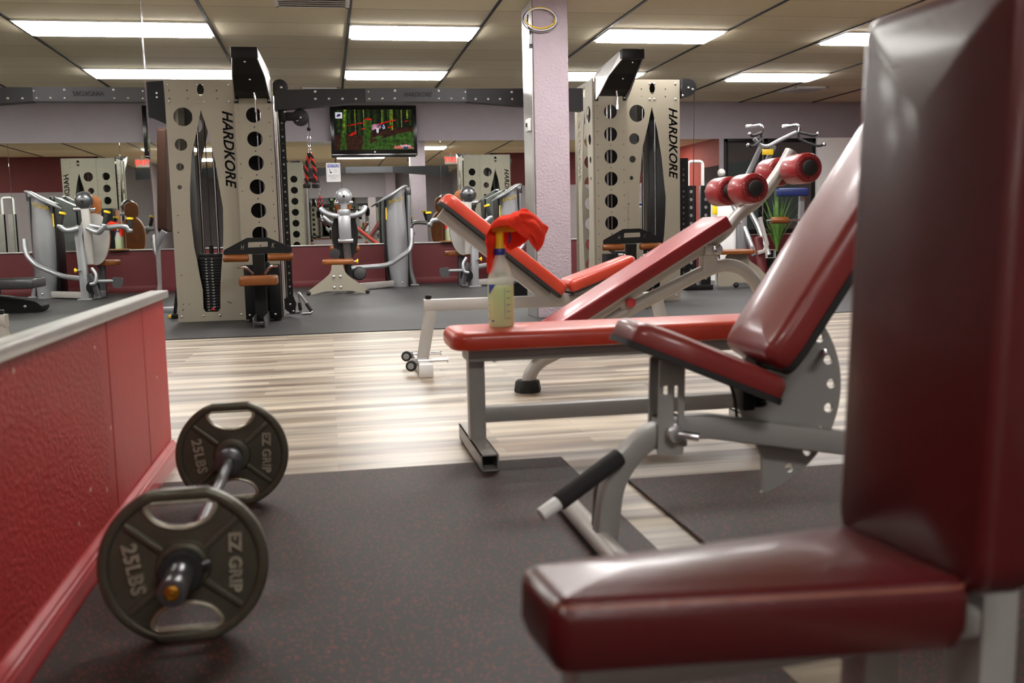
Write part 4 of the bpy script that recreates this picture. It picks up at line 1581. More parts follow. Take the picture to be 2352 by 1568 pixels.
def towers():
    t1 = cable_tower('left beige steel tower with vase-shaped slot, in front of the red dado near the partition', -1.355, 9.16, -.765, 9.08, 1.0, -1, 0.01)
    t2 = cable_tower('right beige steel tower with cut-out circles, just right of the column', 2.93, 9.56, 2.61, 9.47, 1.04, 1, .05)
    # pulley hardware on the left tower
    b = MB()
    hl = [[(-.026, .12), (.026, .12), (.026, 1.9), (-.026, 1.9)]]
    for k in range(27):
        hl.append(circle(0, .22 + .062 * k, .010 if k % 2 else .006, 10))
    MB().plate(hl, .005, Matrix.Translation((-.372, 0, 0)) @ XZ(9.30)).build('perforated_post', 'black', t1)
    MB().bx(-.390, -.354, 9.315, 9.35, .12, 1.9).build('post_core', 'aluminium', t1, smooth=False)
    MB().cyl((-.405, 9.42, .1), (-.405, 9.42, 1.95), .013, None, 12).build('guide_tube', 'chrome', t1)
    b = MB()
    b.bx(-.40, -.335, 9.24, 9.38, 1.78, 1.90, .008)
    b.bx(-.36, -.22, 9.26, 9.272, 1.79, 1.86, .004)
    b.bx(-.36, -.22, 9.318, 9.33, 1.79, 1.86, .004)
    b.build('pulley_carriage', 'black', t1)
    pulley(t1, (-.205, 9.295, 1.815), .076)
    bolts(t1, [(-.235, 9.277, 1.85), (-.235, 9.277, 1.79), (-.205, 9.277, 1.815), (-.34, 9.236, 1.86)], .011)
    pulley(t1, (-.372, 9.25, 2.075), .072)
    bolts(t1, [(-.360, 9.232, 2.075)], .012)
    MB().tube(spline([(-.372, 9.25, 2.147), (-.318, 9.26, 2.11), (-.305, 9.27, 1.95), (-.30, 9.295, 1.89)], 5), .004, 6).build('cable', 'rubber', t1)
    b = MB()
    b.cyl((-.132, 9.295, 1.815), (-.134, 9.295, 1.72), .004, None, 8)
    b.build('cable', 'rubber', t1)
    MB().ball((-.135, 9.295, 1.712), .019, sub=2).build('cable_stop', 'rubber', t1)
    b = MB()
    b.tube([(-.135, 9.295, 1.70), (-.136, 9.295, 1.655)], .006, 8)
    b.tube([(-.136 + .014 * cos(q), 9.295, 1.60 + .055 * sin(q)) for q in [2 * pi * k / 20 for k in range(20)]], .0045, 8, True)
    b.tube([(-.136 + .012 * sin(q), 9.295 + .008 * cos(q), 1.515 + .030 * cos(q)) for q in [2 * pi * k / 16 for k in range(16)]], .004, 8, True)
    b.build('snap_hook', 'chrome', t1)
    # low pulley
    b = MB()
    b.plate([rpoly([(-.45, .16), (-.345, .20), (-.325, .12), (-.335, .03), (-.37, .03), (-.44, .09)], .02, 4)], .014, XZ(9.27))
    b.plate([rpoly([(-.45, .16), (-.345, .20), (-.325, .12), (-.335, .03), (-.37, .03), (-.44, .09)], .02, 4)], .014, XZ(9.34))
    b.build('low_pulley_bracket', 'black', t1)
    pulley(t1, (-.375, 9.305, .12), .055)
    bolts(t1, [(-.375, 9.262, .12), (-.35, 9.262, .055)], .010)
    # left stub of the overhead beam
    b = MB()
    b.plate([[(-2.6, 2.05), (-1.37, 2.128), (-1.37, 1.76), (-1.50, 1.82), (-2.6, 1.93)]], .14, XZ(9.30))
    b.build('beam_stub', 'black', t1)
    bolts(t1, [(-1.43, 9.222, 2.02), (-1.43, 9.222, 1.985)], .011)
    # rope attachment hanging from the hook
    t = thing('rope_handle', 'red and black twisted rope handle hanging beside the left tower', 'rope attachment', (-.136, 9.295, 1.20))
    for nm, mt, ph in (('red_strand', 'red_rope', 0.), ('black_strand', 'black_rope', pi)):
        b = MB()
        for sg in (-1, 1):
            pts = []
            for k in range(61):
                f = k / 60
                z = 1.495 - .275 * f
                ax = -.136 + sg * (.006 + .028 * min(1, f * 2.2) + .006 * f)
                q = ph + f * 22
                pts.append((ax + .0085 * cos(q), 9.295 + .0085 * sin(q), z))
            b.tube(pts, .0105, 8)
        b.build(nm, mt, t)
    for sg in (-1, 1):
        MB().lathe([(.012, .0), (.030, .002), (.034, .012), (.033, .035), (.022, .045), (.012, .047)], (-.136 + sg * .040, 9.295, 1.178), (0, 0, 1), 18).build('end_stopper', 'rubber', t)
    # V handle left on the floor
    t = thing('v_handle', 'chrome bent bar handle with black grips lying on the rubber floor by the left tower', 'bar handle', (-.28, 9.55, 0))
    b = MB()
    b.tube(fillet([(-.40, 9.62, .016), (-.292, 9.62, .016), (-.312, 9.60, .20), (-.300, 9.55, .205), (-.178, 9.48, .016), (-.275, 9.47, .016)], .03, 5), .013, 12)
    b.build('bent_bar', 'chrome', t)
    for a, c in (((-.295, 9.618, .035), (-.302, 9.609, .11)), ((-.186, 9.485, .03), (-.235, 9.513, .105))):
        MB().cyl(a, c, .0175, None, 14, .003).build('grip', 'rubber', t)
    # right tower: pulley housing at the upper right
    b = MB()
    pts = [(3.535, 2.02), (3.535, 2.215), (3.60, 2.215)] + [(3.60 + .085 * cos(q), 2.13 + .085 * sin(q)) for q in [pi / 2 - pi * k / 10 for k in range(11)]] + [(3.56, 2.04)]
    b.plate([pts], .008, XZ(9.53))
    b.plate([pts], .008, XZ(9.60))
    b.build('pulley_housing', 'beam', t2)
    pulley(t2, (3.605, 9.565, 2.125), .07)
    bolts(t2, [(3.60, 9.525, 2.125), (3.645, 9.525, 2.11), (3.54, 9.525, 2.05)], .011)
    MB().cyl((3.675, 9.565, 2.12), (3.66, 9.565, .35), .004, None, 6).build('cable', 'rubber', t2)
    hl = [[(-.05, .1), (.05, .1), (.05, 1.45), (-.05, 1.45)]]
    for k in range(22):
        hl.append(circle(.0, .16 + .056 * k, .013 if k % 3 else .008, 10))
    MB().plate(hl, .005, Matrix.Translation((3.63, 0, 0)) @ XZ(9.75)).build('perforated_post', 'black', t2)
    MB().bx(3.60, 3.66, 9.78, 9.80, .1, 1.45).build('post_core', 'aluminium', t2, smooth=False)
    # overhead beam between the towers
    y = 9.28
    t = thing('crossover_beam', 'black arched overhead beam with stencilled word joining the two steel towers', 'overhead beam', (1.0, y, 1.85))
    MB().plate([[(-.43, 2.05), (.385, 2.066), (.385, 1.945), (-.43, 1.872)]], .13, XZ(y)).build('beam_section', 'beam', t, smooth=False)
    MB().plate([[(.385, 2.068), (1.315, 2.07), (1.315, 1.95), (.385, 1.945)]], .145, XZ(y)).build('beam_section', 'beam_mid', t, smooth=False)
    MB().plate([[(1.315, 2.066), (2.43, 2.074), (2.43, 1.864), (1.315, 1.95)]], .13, XZ(y)).build('beam_section', 'beam', t, smooth=False)
    b = MB()
    b.plate(fit_word(WORD, .265, .042, .35, .022), .003, Matrix.Translation((.865, 0, 2.012)) @ XZ(y - .0735))
    b.build('lettering', 'ink', t, smooth=False)
    P = []
    for px_ in (723, 754, 785, 816, 847, 1101, 1131, 1160, 1190, 1220, 1250):
        P.append((-.307 + (px_ - 660) * .003874, y - .066, 1.972))
    for px_ in (878, 907, 1012, 1042, 1071):
        P.append((-.307 + (px_ - 660) * .003874, y - .0735, 1.975))
    for px_ in (723, 846, 1076, 1189):
        P.append((-.307 + (px_ - 660) * .003874, y - .066 - (.007 if 853 < px_ < 1072 else 0), 2.035))
    for px_ in (908, 1012):
        P.append((-.307 + (px_ - 660) * .003874, y - .0735, 2.042))
    bolts(t, P, .0125, (0, -1, 0), .008)
    return t1, t2


towers()
bpy.data.meshes.remove(WIDE)


# ================================================================== PILLAR FITTINGS
def pillar_fittings():
    t = thing('wall_switch', 'beige switch box on the left side of the lilac column', 'switch', (1.715, 8.34, 1.59))
    MB().bx(1.700, 1.7275, 8.27, 8.39, 1.585, 1.69, .006).build('plate', 'white', t)
    MB().bx(1.692, 1.701, 8.315, 8.345, 1.622, 1.655, .003).build('rocker', 'dark_brown', t)
    t = thing('cable_coil', 'coil of coloured wires tied at the top of the column', 'wire coil', (1.78, 8.15, 2.36))
    for nm, mt, r, dz, dy in (('grey_wire', 'silver', .13, 0, 0), ('blue_wire', 'blue_ink', .122, .01, .008), ('yellow_wire', 'yellow', .112, .016, .012), ('white_wire', 'white', .118, .004, .016)):
        b = MB()
        pts = [(1.80 + r * 1.15 * cos(q), 8.178 - dy, 2.475 + dz + r * .75 * sin(q)) for q in [2 * pi * k / 28 for k in range(28)]]
        b.tube(pts, .005, 8, True)
        b.build(nm, mt, t)
    b = MB()
    b.tube(spline([(1.70, 8.19, 2.52), (1.695, 8.19, 2.44), (1.715, 8.19, 2.405), (1.735, 8.185, 2.41)], 5), .006, 8)
    b.tube(spline([(1.712, 8.19, 2.405), (1.713, 8.19, 2.33), (1.712, 8.19, 2.27)], 4), .0035, 6)
    b.tube(spline([(1.717, 8.19, 2.405), (1.722, 8.19, 2.33), (1.726, 8.19, 2.27)], 4), .0035, 6)
    b.cyl((1.712, 8.19, 2.285), (1.712, 8.19, 2.25), .007, None, 8)
    b.cyl((1.726, 8.19, 2.285), (1.728, 8.19, 2.25), .007, None, 8)
    b.build('black_lead', 'rubber', t)


pillar_fittings()


# ================================================================== TELEVISION AND NOTICE
def television():
    x0, x1, z0, z1 = .092, 1.322, 1.862, 2.575
    y = 14.44
    t = thing('television', 'wall mounted flat television showing a mountain biker in a green forest', 'television', (.7, y, z0))
    MB().bx(x0, x1, y, y + .08, z0, z1, .012).build('casing', 'black_gloss', t)
    MB().bx(x0 + .01, x1 - .01, y - .006, y + .004, z0 + .012, z0 + .026, .004).build('chrome_strip', 'chrome', t)
    MB().lathe([(.012, 0), (.012, .002), (.004, .003)], (.71, y - .001, z0 + .055), (0, -1, 0), 16).build('badge', 'white', t)
    MB().bx(.55, .86, y + .08, 14.62, 2.05, 2.4).build('wall_bracket', 'black', t, smooth=False)
    sx0, sx1, sz0, sz1 = x0 + .052, x1 - .048, z0 + .085, z1 - .062
    cols = [('dark forest', (20, 24, 12)), ('moss trunk', (56, 92, 22)), ('lit trunk', (128, 152, 44)), ('leaf litter', (64, 30, 16)),
            ('moss bank', (62, 98, 34)), ('red tape', (226, 28, 14)), ('pale pink', (206, 150, 170)), ('white', (235, 238, 245)),
            ('blue', (30, 60, 130)), ('salmon', (226, 120, 112)), ('dark trunk', (40, 60, 18)), ('dark maroon', (60, 20, 26))]
    mats = []
    for nme, c in cols:
        m = mat('screen_' + nme.replace(' ', '_'), (2, 2, 2), .5, var=0, spec=.08)
        nt = m.node_tree
        tc = nd(m, 'ShaderNodeTexCoord')
        n = nd(m, 'ShaderNodeTexNoise', Scale=22.0, Detail=5.0)
        lk(m, tc.outputs['Object'], n.inputs['Vector'])
        l = lin(c)
        k0, k1 = (.08, 1.5) if nme not in ('white', 'salmon', 'blue') else (.95, 1.05)
        cr = ramp(m, n.outputs['Fac'], [(.3, (*[v * k0 for v in l[:3]], 1)), (.7, (*[v * k1 for v in l[:3]], 1))])
        lk(m, cr, base(m).inputs['Emission Color'])
        base(m).inputs['Emission Strength'].default_value = .5
        mats.append(m)
    b = MB()
    bm = b.bm
    layer = [0]

    def P(ix, pts):
        # pts in pixels of a 1495 x 860 picture
        layer[0] += 1
        yy = y - .0015 - layer[0] * .00006
        vs = [bm.verts.new((sx0 + (px - 215) / 1495 * (sx1 - sx0), yy, sz1 - (py - 140) / 860 * (sz1 - sz0))) for px, py in pts]
        f = bm.faces.new(vs)
        f.material_index = ix
    P(0, [(215, 140), (1710, 140), (1710, 1000), (215, 1000)])
    P(3, [(215, 700), (420, 640), (760, 700), (1000, 640), (1300, 540), (1710, 520), (1710, 1000), (215, 1000)])
    for x, w, y1 in ((300, 30, 620), (505, 24, 640), (690, 26, 700), (860, 30, 360), (985, 30, 560), (1240, 26, 560), (1410, 24, 520), (1650, 20, 480)):
        P(10, [(x - w, 140), (x + w, 140), (x + w, y1), (x - w, y1)])
    P(1, [(395, 140), (470, 140), (440, 640), (430, 1000), (310, 1000), (345, 620)])
    P(2, [(410, 140), (445, 140), (415, 560), (370, 700), (385, 480)])
    for x, w, y1 in ((612, 9, 600), (775, 10, 520), (1135, 30, 440), (1275, 12, 480), (1308, 16, 580), (1487, 10, 520), (1598, 18, 340)):
        P(2 if w < 25 else 1, [(x - w, 140), (x + w, 140), (x + w * .8, y1), (x - w * .9, y1)])
    P(2, [(1112, 140), (1128, 140), (1120, 430), (1104, 430)])
    P(1, [(792, 360), (925, 365), (905, 640), (880, 800), (850, 1000), (725, 1000), (760, 620)])
    P(4, [(850, 885), (1000, 800), (1230, 720), (1440, 650), (1710, 600), (1710, 1000), (860, 1000)])
    P(1, [(1000, 840), (1300, 770), (1560, 800), (1400, 940), (1100, 960)])
    P(4, [(900, 760), (1060, 690), (1130, 720), (1050, 780)])
    P(5, [(455, 475), (620, 440), (790, 405), (790, 425), (620, 462), (460, 495)])
    P(5, [(1040, 445), (1220, 385), (1385, 350), (1385, 372), (1230, 412), (1080, 465)])
    P(5, [(1215, 520), (1340, 478), (1340, 500), (1220, 540)])
    P(5, [(1540, 390), (1610, 370), (1615, 392), (1545, 408)])
    P(5, [(480, 690), (560, 630), (630, 590), (620, 670), (540, 700)])
    P(5, [(725, 540), (785, 535), (785, 565), (730, 570)])
    P(5, [(790, 335), (850, 322), (925, 340), (915, 368), (800, 365)])
    P(6, [(915, 470), (980, 445), (1060, 455), (1095, 500), (1080, 560), (1040, 530), (990, 560), (960, 600), (920, 580)])
    P(7, [(1005, 530), (1050, 540), (1050, 610), (1030, 650), (1005, 620)])
    P(11, [(905, 590), (985, 560), (1010, 640), (990, 720), (930, 700)])
    P(7, [(1135, 460), (1150, 460), (1175, 545), (1160, 550)])
    P(7, [(1100, 470), (1120, 462), (1150, 560), (1135, 562)])
    P(8, [(1090, 465), (1130, 462), (1130, 520), (1095, 510)])
    P(7, [(245, 198), (375, 198), (375, 328), (245, 328)])
    P(8, [(268, 275), (290, 235), (325, 232), (300, 296), (275, 296)])
    P(5, [(325, 232), (345, 240), (340, 275), (300, 296)])
    P(9, [(1315, 980), (1345, 925), (1335, 890), (1365, 925), (1480, 905), (1560, 880), (1640, 920), (1715, 980)])
    P(8, [(1505, 980), (1520, 930), (1600, 935), (1590, 980)])
    b.build('screen_picture', mats, t, smooth=False)
    b = MB()
    b.text('koop.tv', .048, Matrix.Translation((sx0 + (1550 - 215) / 1495 * (sx1 - sx0), y - .0055, sz1 - (915 - 140) / 860 * (sz1 - sz0))) @ Matrix.Rotation(pi / 2, 4, 'X'), .0003, offset=.0008)
    b.build('screen_caption', mats[7], t, smooth=False)


def notice():
    x0, x1, z0, z1 = .008, .210, 1.508, 1.778
    y = 14.603
    t = thing('notice_sign', 'small white notice with blue heading stuck to the mirror below the television', 'sign', (.11, y, z0))
    MB().plate([rrect(x1 - x0, z1 - z0, .012, 4, (x0 + x1) / 2, (z0 + z1) / 2)], .004, XZ(y)).build('plate', 'white', t, smooth=False)
    yy = y - .0026
    R = Matrix.Rotation(pi / 2, 4, 'X')
    cx = (x0 + x1) / 2
    b = MB()
    b.bx(x0 + .014, x1 - .014, yy - .0006, yy, z1 - .062, z1 - .018)
    b.build('heading_band', 'blue_ink', t, smooth=False)
    b = MB()
    b.text('NOTICE', .046, Matrix.Translation((cx, yy - .0012, z1 - .040)) @ R, .0004, offset=.001, spacing=.98)
    b.build('heading', 'white', t, smooth=False)
    b = MB()
    for (a, c, e, f) in ((x0 + .014, x1 - .014, z1 - .064, z1 - .0625), (x0 + .014, x1 - .014, z0 + .03, z0 + .0315), (x0 + .014, x0 + .0155, z0 + .03, z1 - .064), (x1 - .0155, x1 - .014, z0 + .03, z1 - .064)):
        b.bx(a, c, yy - .0006, yy, e, f)
    b.ball((x0 + .045, yy, z1 - .085), .006, (1, .1, 1), 1)
    b.bar([(x0 + .047, yy, z1 - .092), (x0 + .055, yy, z1 - .12)], .001, .008)
    b.bx(x0 + .05, x0 + .078, yy - .0006, yy, z1 - .145, z1 - .125)
    for k, s in enumerate(('PLEASE WIPE DOWN', 'EQUIPMENT AFTER', 'EACH USE')):
        b.text(s, .0165, Matrix.Translation((cx, yy - .0008, z0 + .092 - k * .022)) @ R, .0003)
    b.bar([(cx + .005, yy, z1 - .095), (cx + .03, yy, z1 - .105), (cx + .06, yy, z1 - .105)], .001, .003)
    b.bar([(cx + .005, yy, z1 - .13), (cx + .06, yy, z1 - .132)], .001, .003)
    b.build('print', 'ink', t, smooth=False)


television()
notice()


# ================================================================== PIN-LOADED MACHINES ALONG THE BACK WALL
def stack_housing(label, dx=0.):
    """silver curved weight-stack shroud with slanted visor and rear tube"""
    t = thing('weight_stack_housing', label, 'weight machine', (.95 + dx, 13.9, 0), group='silver stack housings')
    y0, y1 = 13.76, 14.22

    def X(x):
        return x + dx
    # shroud: stack of rounded plan sections, slightly bowed
    b = MB()
    secs = [(0, .845, 1.075), (.25, .812, 1.085), (.6, .790, 1.088), (.95, .790, 1.078), (1.16, .800, 1.066)]
    rings = []
    for z, xa, xb in secs:
        w = xb - xa
        ring = []
        for k in range(25):
            q = pi * k / 24
            ring.append(b.bm.verts.new((X((xa + xb) / 2) - w / 2 * cos(q), y0 + .09 - .09 * sin(q) ** .8, z)))
        ring.append(b.bm.verts.new((X(xb), y1, z)))
        ring.append(b.bm.verts.new((X(xa), y1, z)))
        rings.append(ring)
    # slanted top: raise the last ring towards the right
    top = []
    for v in rings[-1]:
        f = (v.co.x - X(.80)) / .27
        top.append(b.bm.verts.new((v.co.x, v.co.y, 1.235 + .135 * f)))
    rings.append(top)
    for A, B in zip(rings, rings[1:]):
        for j in range(len(A)):
            b.bm.faces.new((A[j], A[(j + 1) % len(A)], B[(j + 1) % len(A)], B[j]))
    b.bm.faces.new(rings[-1])
    b.bm.faces.new(list(reversed(rings[0])))
    b.build('shroud', 'silver', t)
    # visor blade
    path = spline([(X(.672), y0 - .05, 1.165), (X(.78), y0 - .06, 1.225), (X(.90), y0 - .06, 1.29), (X(1.03), y0 - .05, 1.375), (X(1.075), y0 - .02, 1.385)], 6)
    sc = [max(.35, sin(pi * (.12 + .76 * k / (len(path) - 1)))) for k in range(len(path))]
    MB().sweep(path, [(p[0], p[1]) for p in rrect(.20, .045, .02, 4)], (0, 1, 0), scale=sc).build('visor', 'silver', t)
    MB().bx(X(.775), X(.800), y0 + .06, y1 - .02, .02, 1.24, .006).build('side_trim', 'black', t)
    MB().bx(X(1.078), X(1.10), y0 + .1, y1 - .05, .02, 1.33, .006).build('side_trim', 'black', t)
    # rear tube with flared foot
    MB().tube(spline([(X(1.175), 14.05, .02), (X(1.125), 14.05, .22), (X(1.115), 14.05, .42), (X(1.12), 14.05, .8), (X(1.132), 14.05, 1.3)], 6), .040, 16,
              scale=None).build('rear_tube', 'silver', t)
    MB().cyl((X(1.132), 14.05, 1.28), (X(1.134), 14.05, 1.385), .044, None, 18, .006).build('tube_cap', 'dark_silver', t)
    MB().box((X(1.18), 14.05, .01), (.12, .10, .02), .005).build('tube_foot', 'silver', t)
    # caution strip and lettering
    MB().box((X(.815), y0 + .045, 1.02), (.045, .006, .17), .002, None).build('caution_label', 'yellow', t)
    MB().box((X(.815), y0 + .041, 1.02), (.012, .002, .13)).build('caution_print', 'ink', t)
    b = MB()
    M = Matrix.Translation((X(.925), y0 - .008, 1.195)) @ Matrix.Rotation(radians(-14), 4, 'Y') @ Matrix.Rotation(pi / 2, 4, 'X')
    b.text('ROC-IT', .062, M, .003, .45, .002)
    b.build('lettering', 'gold_ink', t, smooth=False)
    bolts(t, [(X(.99), y0 - .004, .06)], .012)
    return t


def machine_a():
    """shoulder press seen from behind, trapezoid foot plate in front"""
    t = thing('press_machine', 'pin-loaded press with black oval back pad and beige splayed foot plate, under the television', 'weight machine', (.2, 13.0, 0), group='pin-loaded press machines')
    y = 12.52
    pts = [(-.305, .006), (-.29, .045), (-.12, .165), (.0, .265), (.02, .33), (.022, .37), (.165, .37), (.17, .33), (.20, .25), (.31, .165), (.475, .045), (.485, .006), (.44, .0), (.25, .045), (-.08, .045), (-.26, .0)]
    MB().plate([rpoly(pts, [.02, .03, .05, .05, .04, .01, .01, .04, .05, .05, .03, .02, .02, .06, .06, .02], 4)], .035, XZ(y)).build('foot_plate', 'steel_panel', t)
    bolts(t, [(xx, y - .02, zz) for xx in (.045, .125) for zz in (.225, .09)], .016, (0, -1, 0), .010)
    for x in (-.275, .455):
        MB().ball((x, y - .02, .028), .030, (1, 1, .92), 2).build('rubber_foot', 'rubber', t)
    so = rrect(.40, .42, .07, 5)
    MB().pad(so, .062, Matrix.Translation((.105, 12.80, .370)), .024, .012, .006).build('seat', 'orange_leather', t)
    MB().lathe([(.045, 0), (.066, .004), (.066, .03), (.045, .034)], (.072, 12.88, .505), (0, -1, 0), 24).build('hold_ring', 'rubber', t)
    MB().bar([(.11, 12.9, .05), (.11, 12.95, .37)], .10, .08).build('seat_post', 'dark_silver', t)
    # spine
    MB().bar([(.262, 13.05, .02), (.252, 13.05, .20), (.235, 13.03, .45), (.222, 13.0, .66)], .11, .105, (0, 1, 0), .02).build('lower_spine', 'dark_silver', t)
    MB().bar([(.215, 12.97, .655), (.212, 12.95, .78), (.208, 12.95, .94), (.205, 12.98, 1.02)], .06, .16, (0, 1, 0), .02).build('spine_cover', 'silver', t)
    MB().cyl((.12, 12.96, .665), (.315, 12.96, .665), .030, None, 16, .008).build('cross_pin', 'silver', t)
    b = MB()
    for sx in (-1, 1):
        b.bar([(.21 + sx * .075, 12.95, .93), (.208 + sx * .078, 12.95, 1.06)], .05, .012)
    b.bx(.14, .28, 12.93, 12.99, .99, 1.07, .012)
    b.build('yoke', 'silver', t)
    MB().bar([(.208, 13.0, 1.03), (.214, 13.0, 1.17)], .09, .09, (0, 1, 0), .015).build('neck', 'silver', t)
    MB().ball((.214, 13.0, 1.235), .108, (.98, .9, 1.0), 3).build('counterweight_ball', 'silver', t)
    MB().cyl((.214, 12.90, 1.235), (.214, 12.88, 1.235), .016, None, 14).build('ball_socket', 'black', t)
    MB().cyl((.10, 13.0, 1.155), (.33, 13.0, 1.155), .026, None, 14, .005).build('pivot_axle', 'chrome', t)
    # pad (front face towards the wall mirror)
    oval = [(.168 * cos(2 * pi * k / 40), .335 * sin(2 * pi * k / 40) * (1 - .12 * sin(2 * pi * k / 40))) for k in range(40)]
    M = frame((.212, 13.06, .755), (-1, 0, 0), (0, 0, 1))
    MB().pad(oval, .075, M, .03, .004, .008).build('back_pad', 'brown_leather', t)
    MB().plate([oval], .03, frame((.212, 13.05, .755), (1, 0, 0), (0, 0, 1))).build('pad_shell', 'black', t)
    hd = rrect(.20, .24, .08, 6)
    MB().pad(hd, .06, frame((.212, 13.07, 1.16), (-1, 0, 0), (0, 0, 1)), .025, .004, .006).build('head_pad', 'brown_leather', t)
    # arms
    for sg, (ex, ez) in ((-1, (-.085, 1.085)), (1, (.488, 1.10))):
        cx = .21
        b = MB()
        b.tube(spline([(cx + sg * .07, 12.96, .985), (cx + sg * .15, 12.95, .995), (cx + sg * .24, 12.98, 1.035), (ex, 13.02, ez)], 6), .034, 14)
        b.build('press_arm', 'silver', t)
        MB().tube(spline([(ex, 13.02, ez), (ex + sg * .03, 13.06, ez - .04), (ex + sg * .03, 13.12, ez - .10)], 5), .026, 12).build('arm_end', 'black', t)
    MB().tube(spline([(.13, 13.10, .885), (.03, 13.12, .91), (-.06, 13.15, .985)], 6), .026, 12).build('lower_arm', 'silver', t)
    MB().cyl((-.075, 13.15, .95), (-.105, 13.15, 1.0), .03, None, 14, .006).build('arm_end', 'chrome', t)
    # lower bits: adjuster and foot roller, link tube to the housing
    MB().cyl((.28, 12.9, .395), (.335, 12.9, .398), .012, None, 10).build('adjuster_stem', 'chrome', t)
    MB().lathe([(.014, 0), (.020, .010), (.032, .024), (.030, .034)], (.33, 12.9, .398), (1, 0, 0), 18).build('adjuster_knob', 'yellow', t)
    for x in (.06, .345):
        MB().ball((x, 13.18, .56), .065, (.9, 1, .9), 2).build('hip_roller', 'orange_leather', t)
    MB().lathe([(.02, 0), (.085, .004), (.09, .03), (.07, .06), (.02, .065)], (.375, 12.95, .24), (0, -1, 0), 24).build('foot_roller', 'dark_silver', t)
    MB().tube(fillet([(.26, 12.98, .305), (.78, 13.35, .32), (1.085, 13.62, .50), (1.13, 13.66, .60), (1.14, 13.72, .80)], .14), .032, 14).build('link_tube', 'silver', t)
    MB().bar([(1.135, 13.7, .80), (1.165, 13.72, .74), (1.12, 13.74, .66)], .03, .04).build('link_bracket', 'chrome', t)
    MB().bar([(.34, 13.2, .055), (.84, 13.72, .055)], .08, .075, (0, 0, 1)).build('floor_bar', 'light_frame', t)
    return t


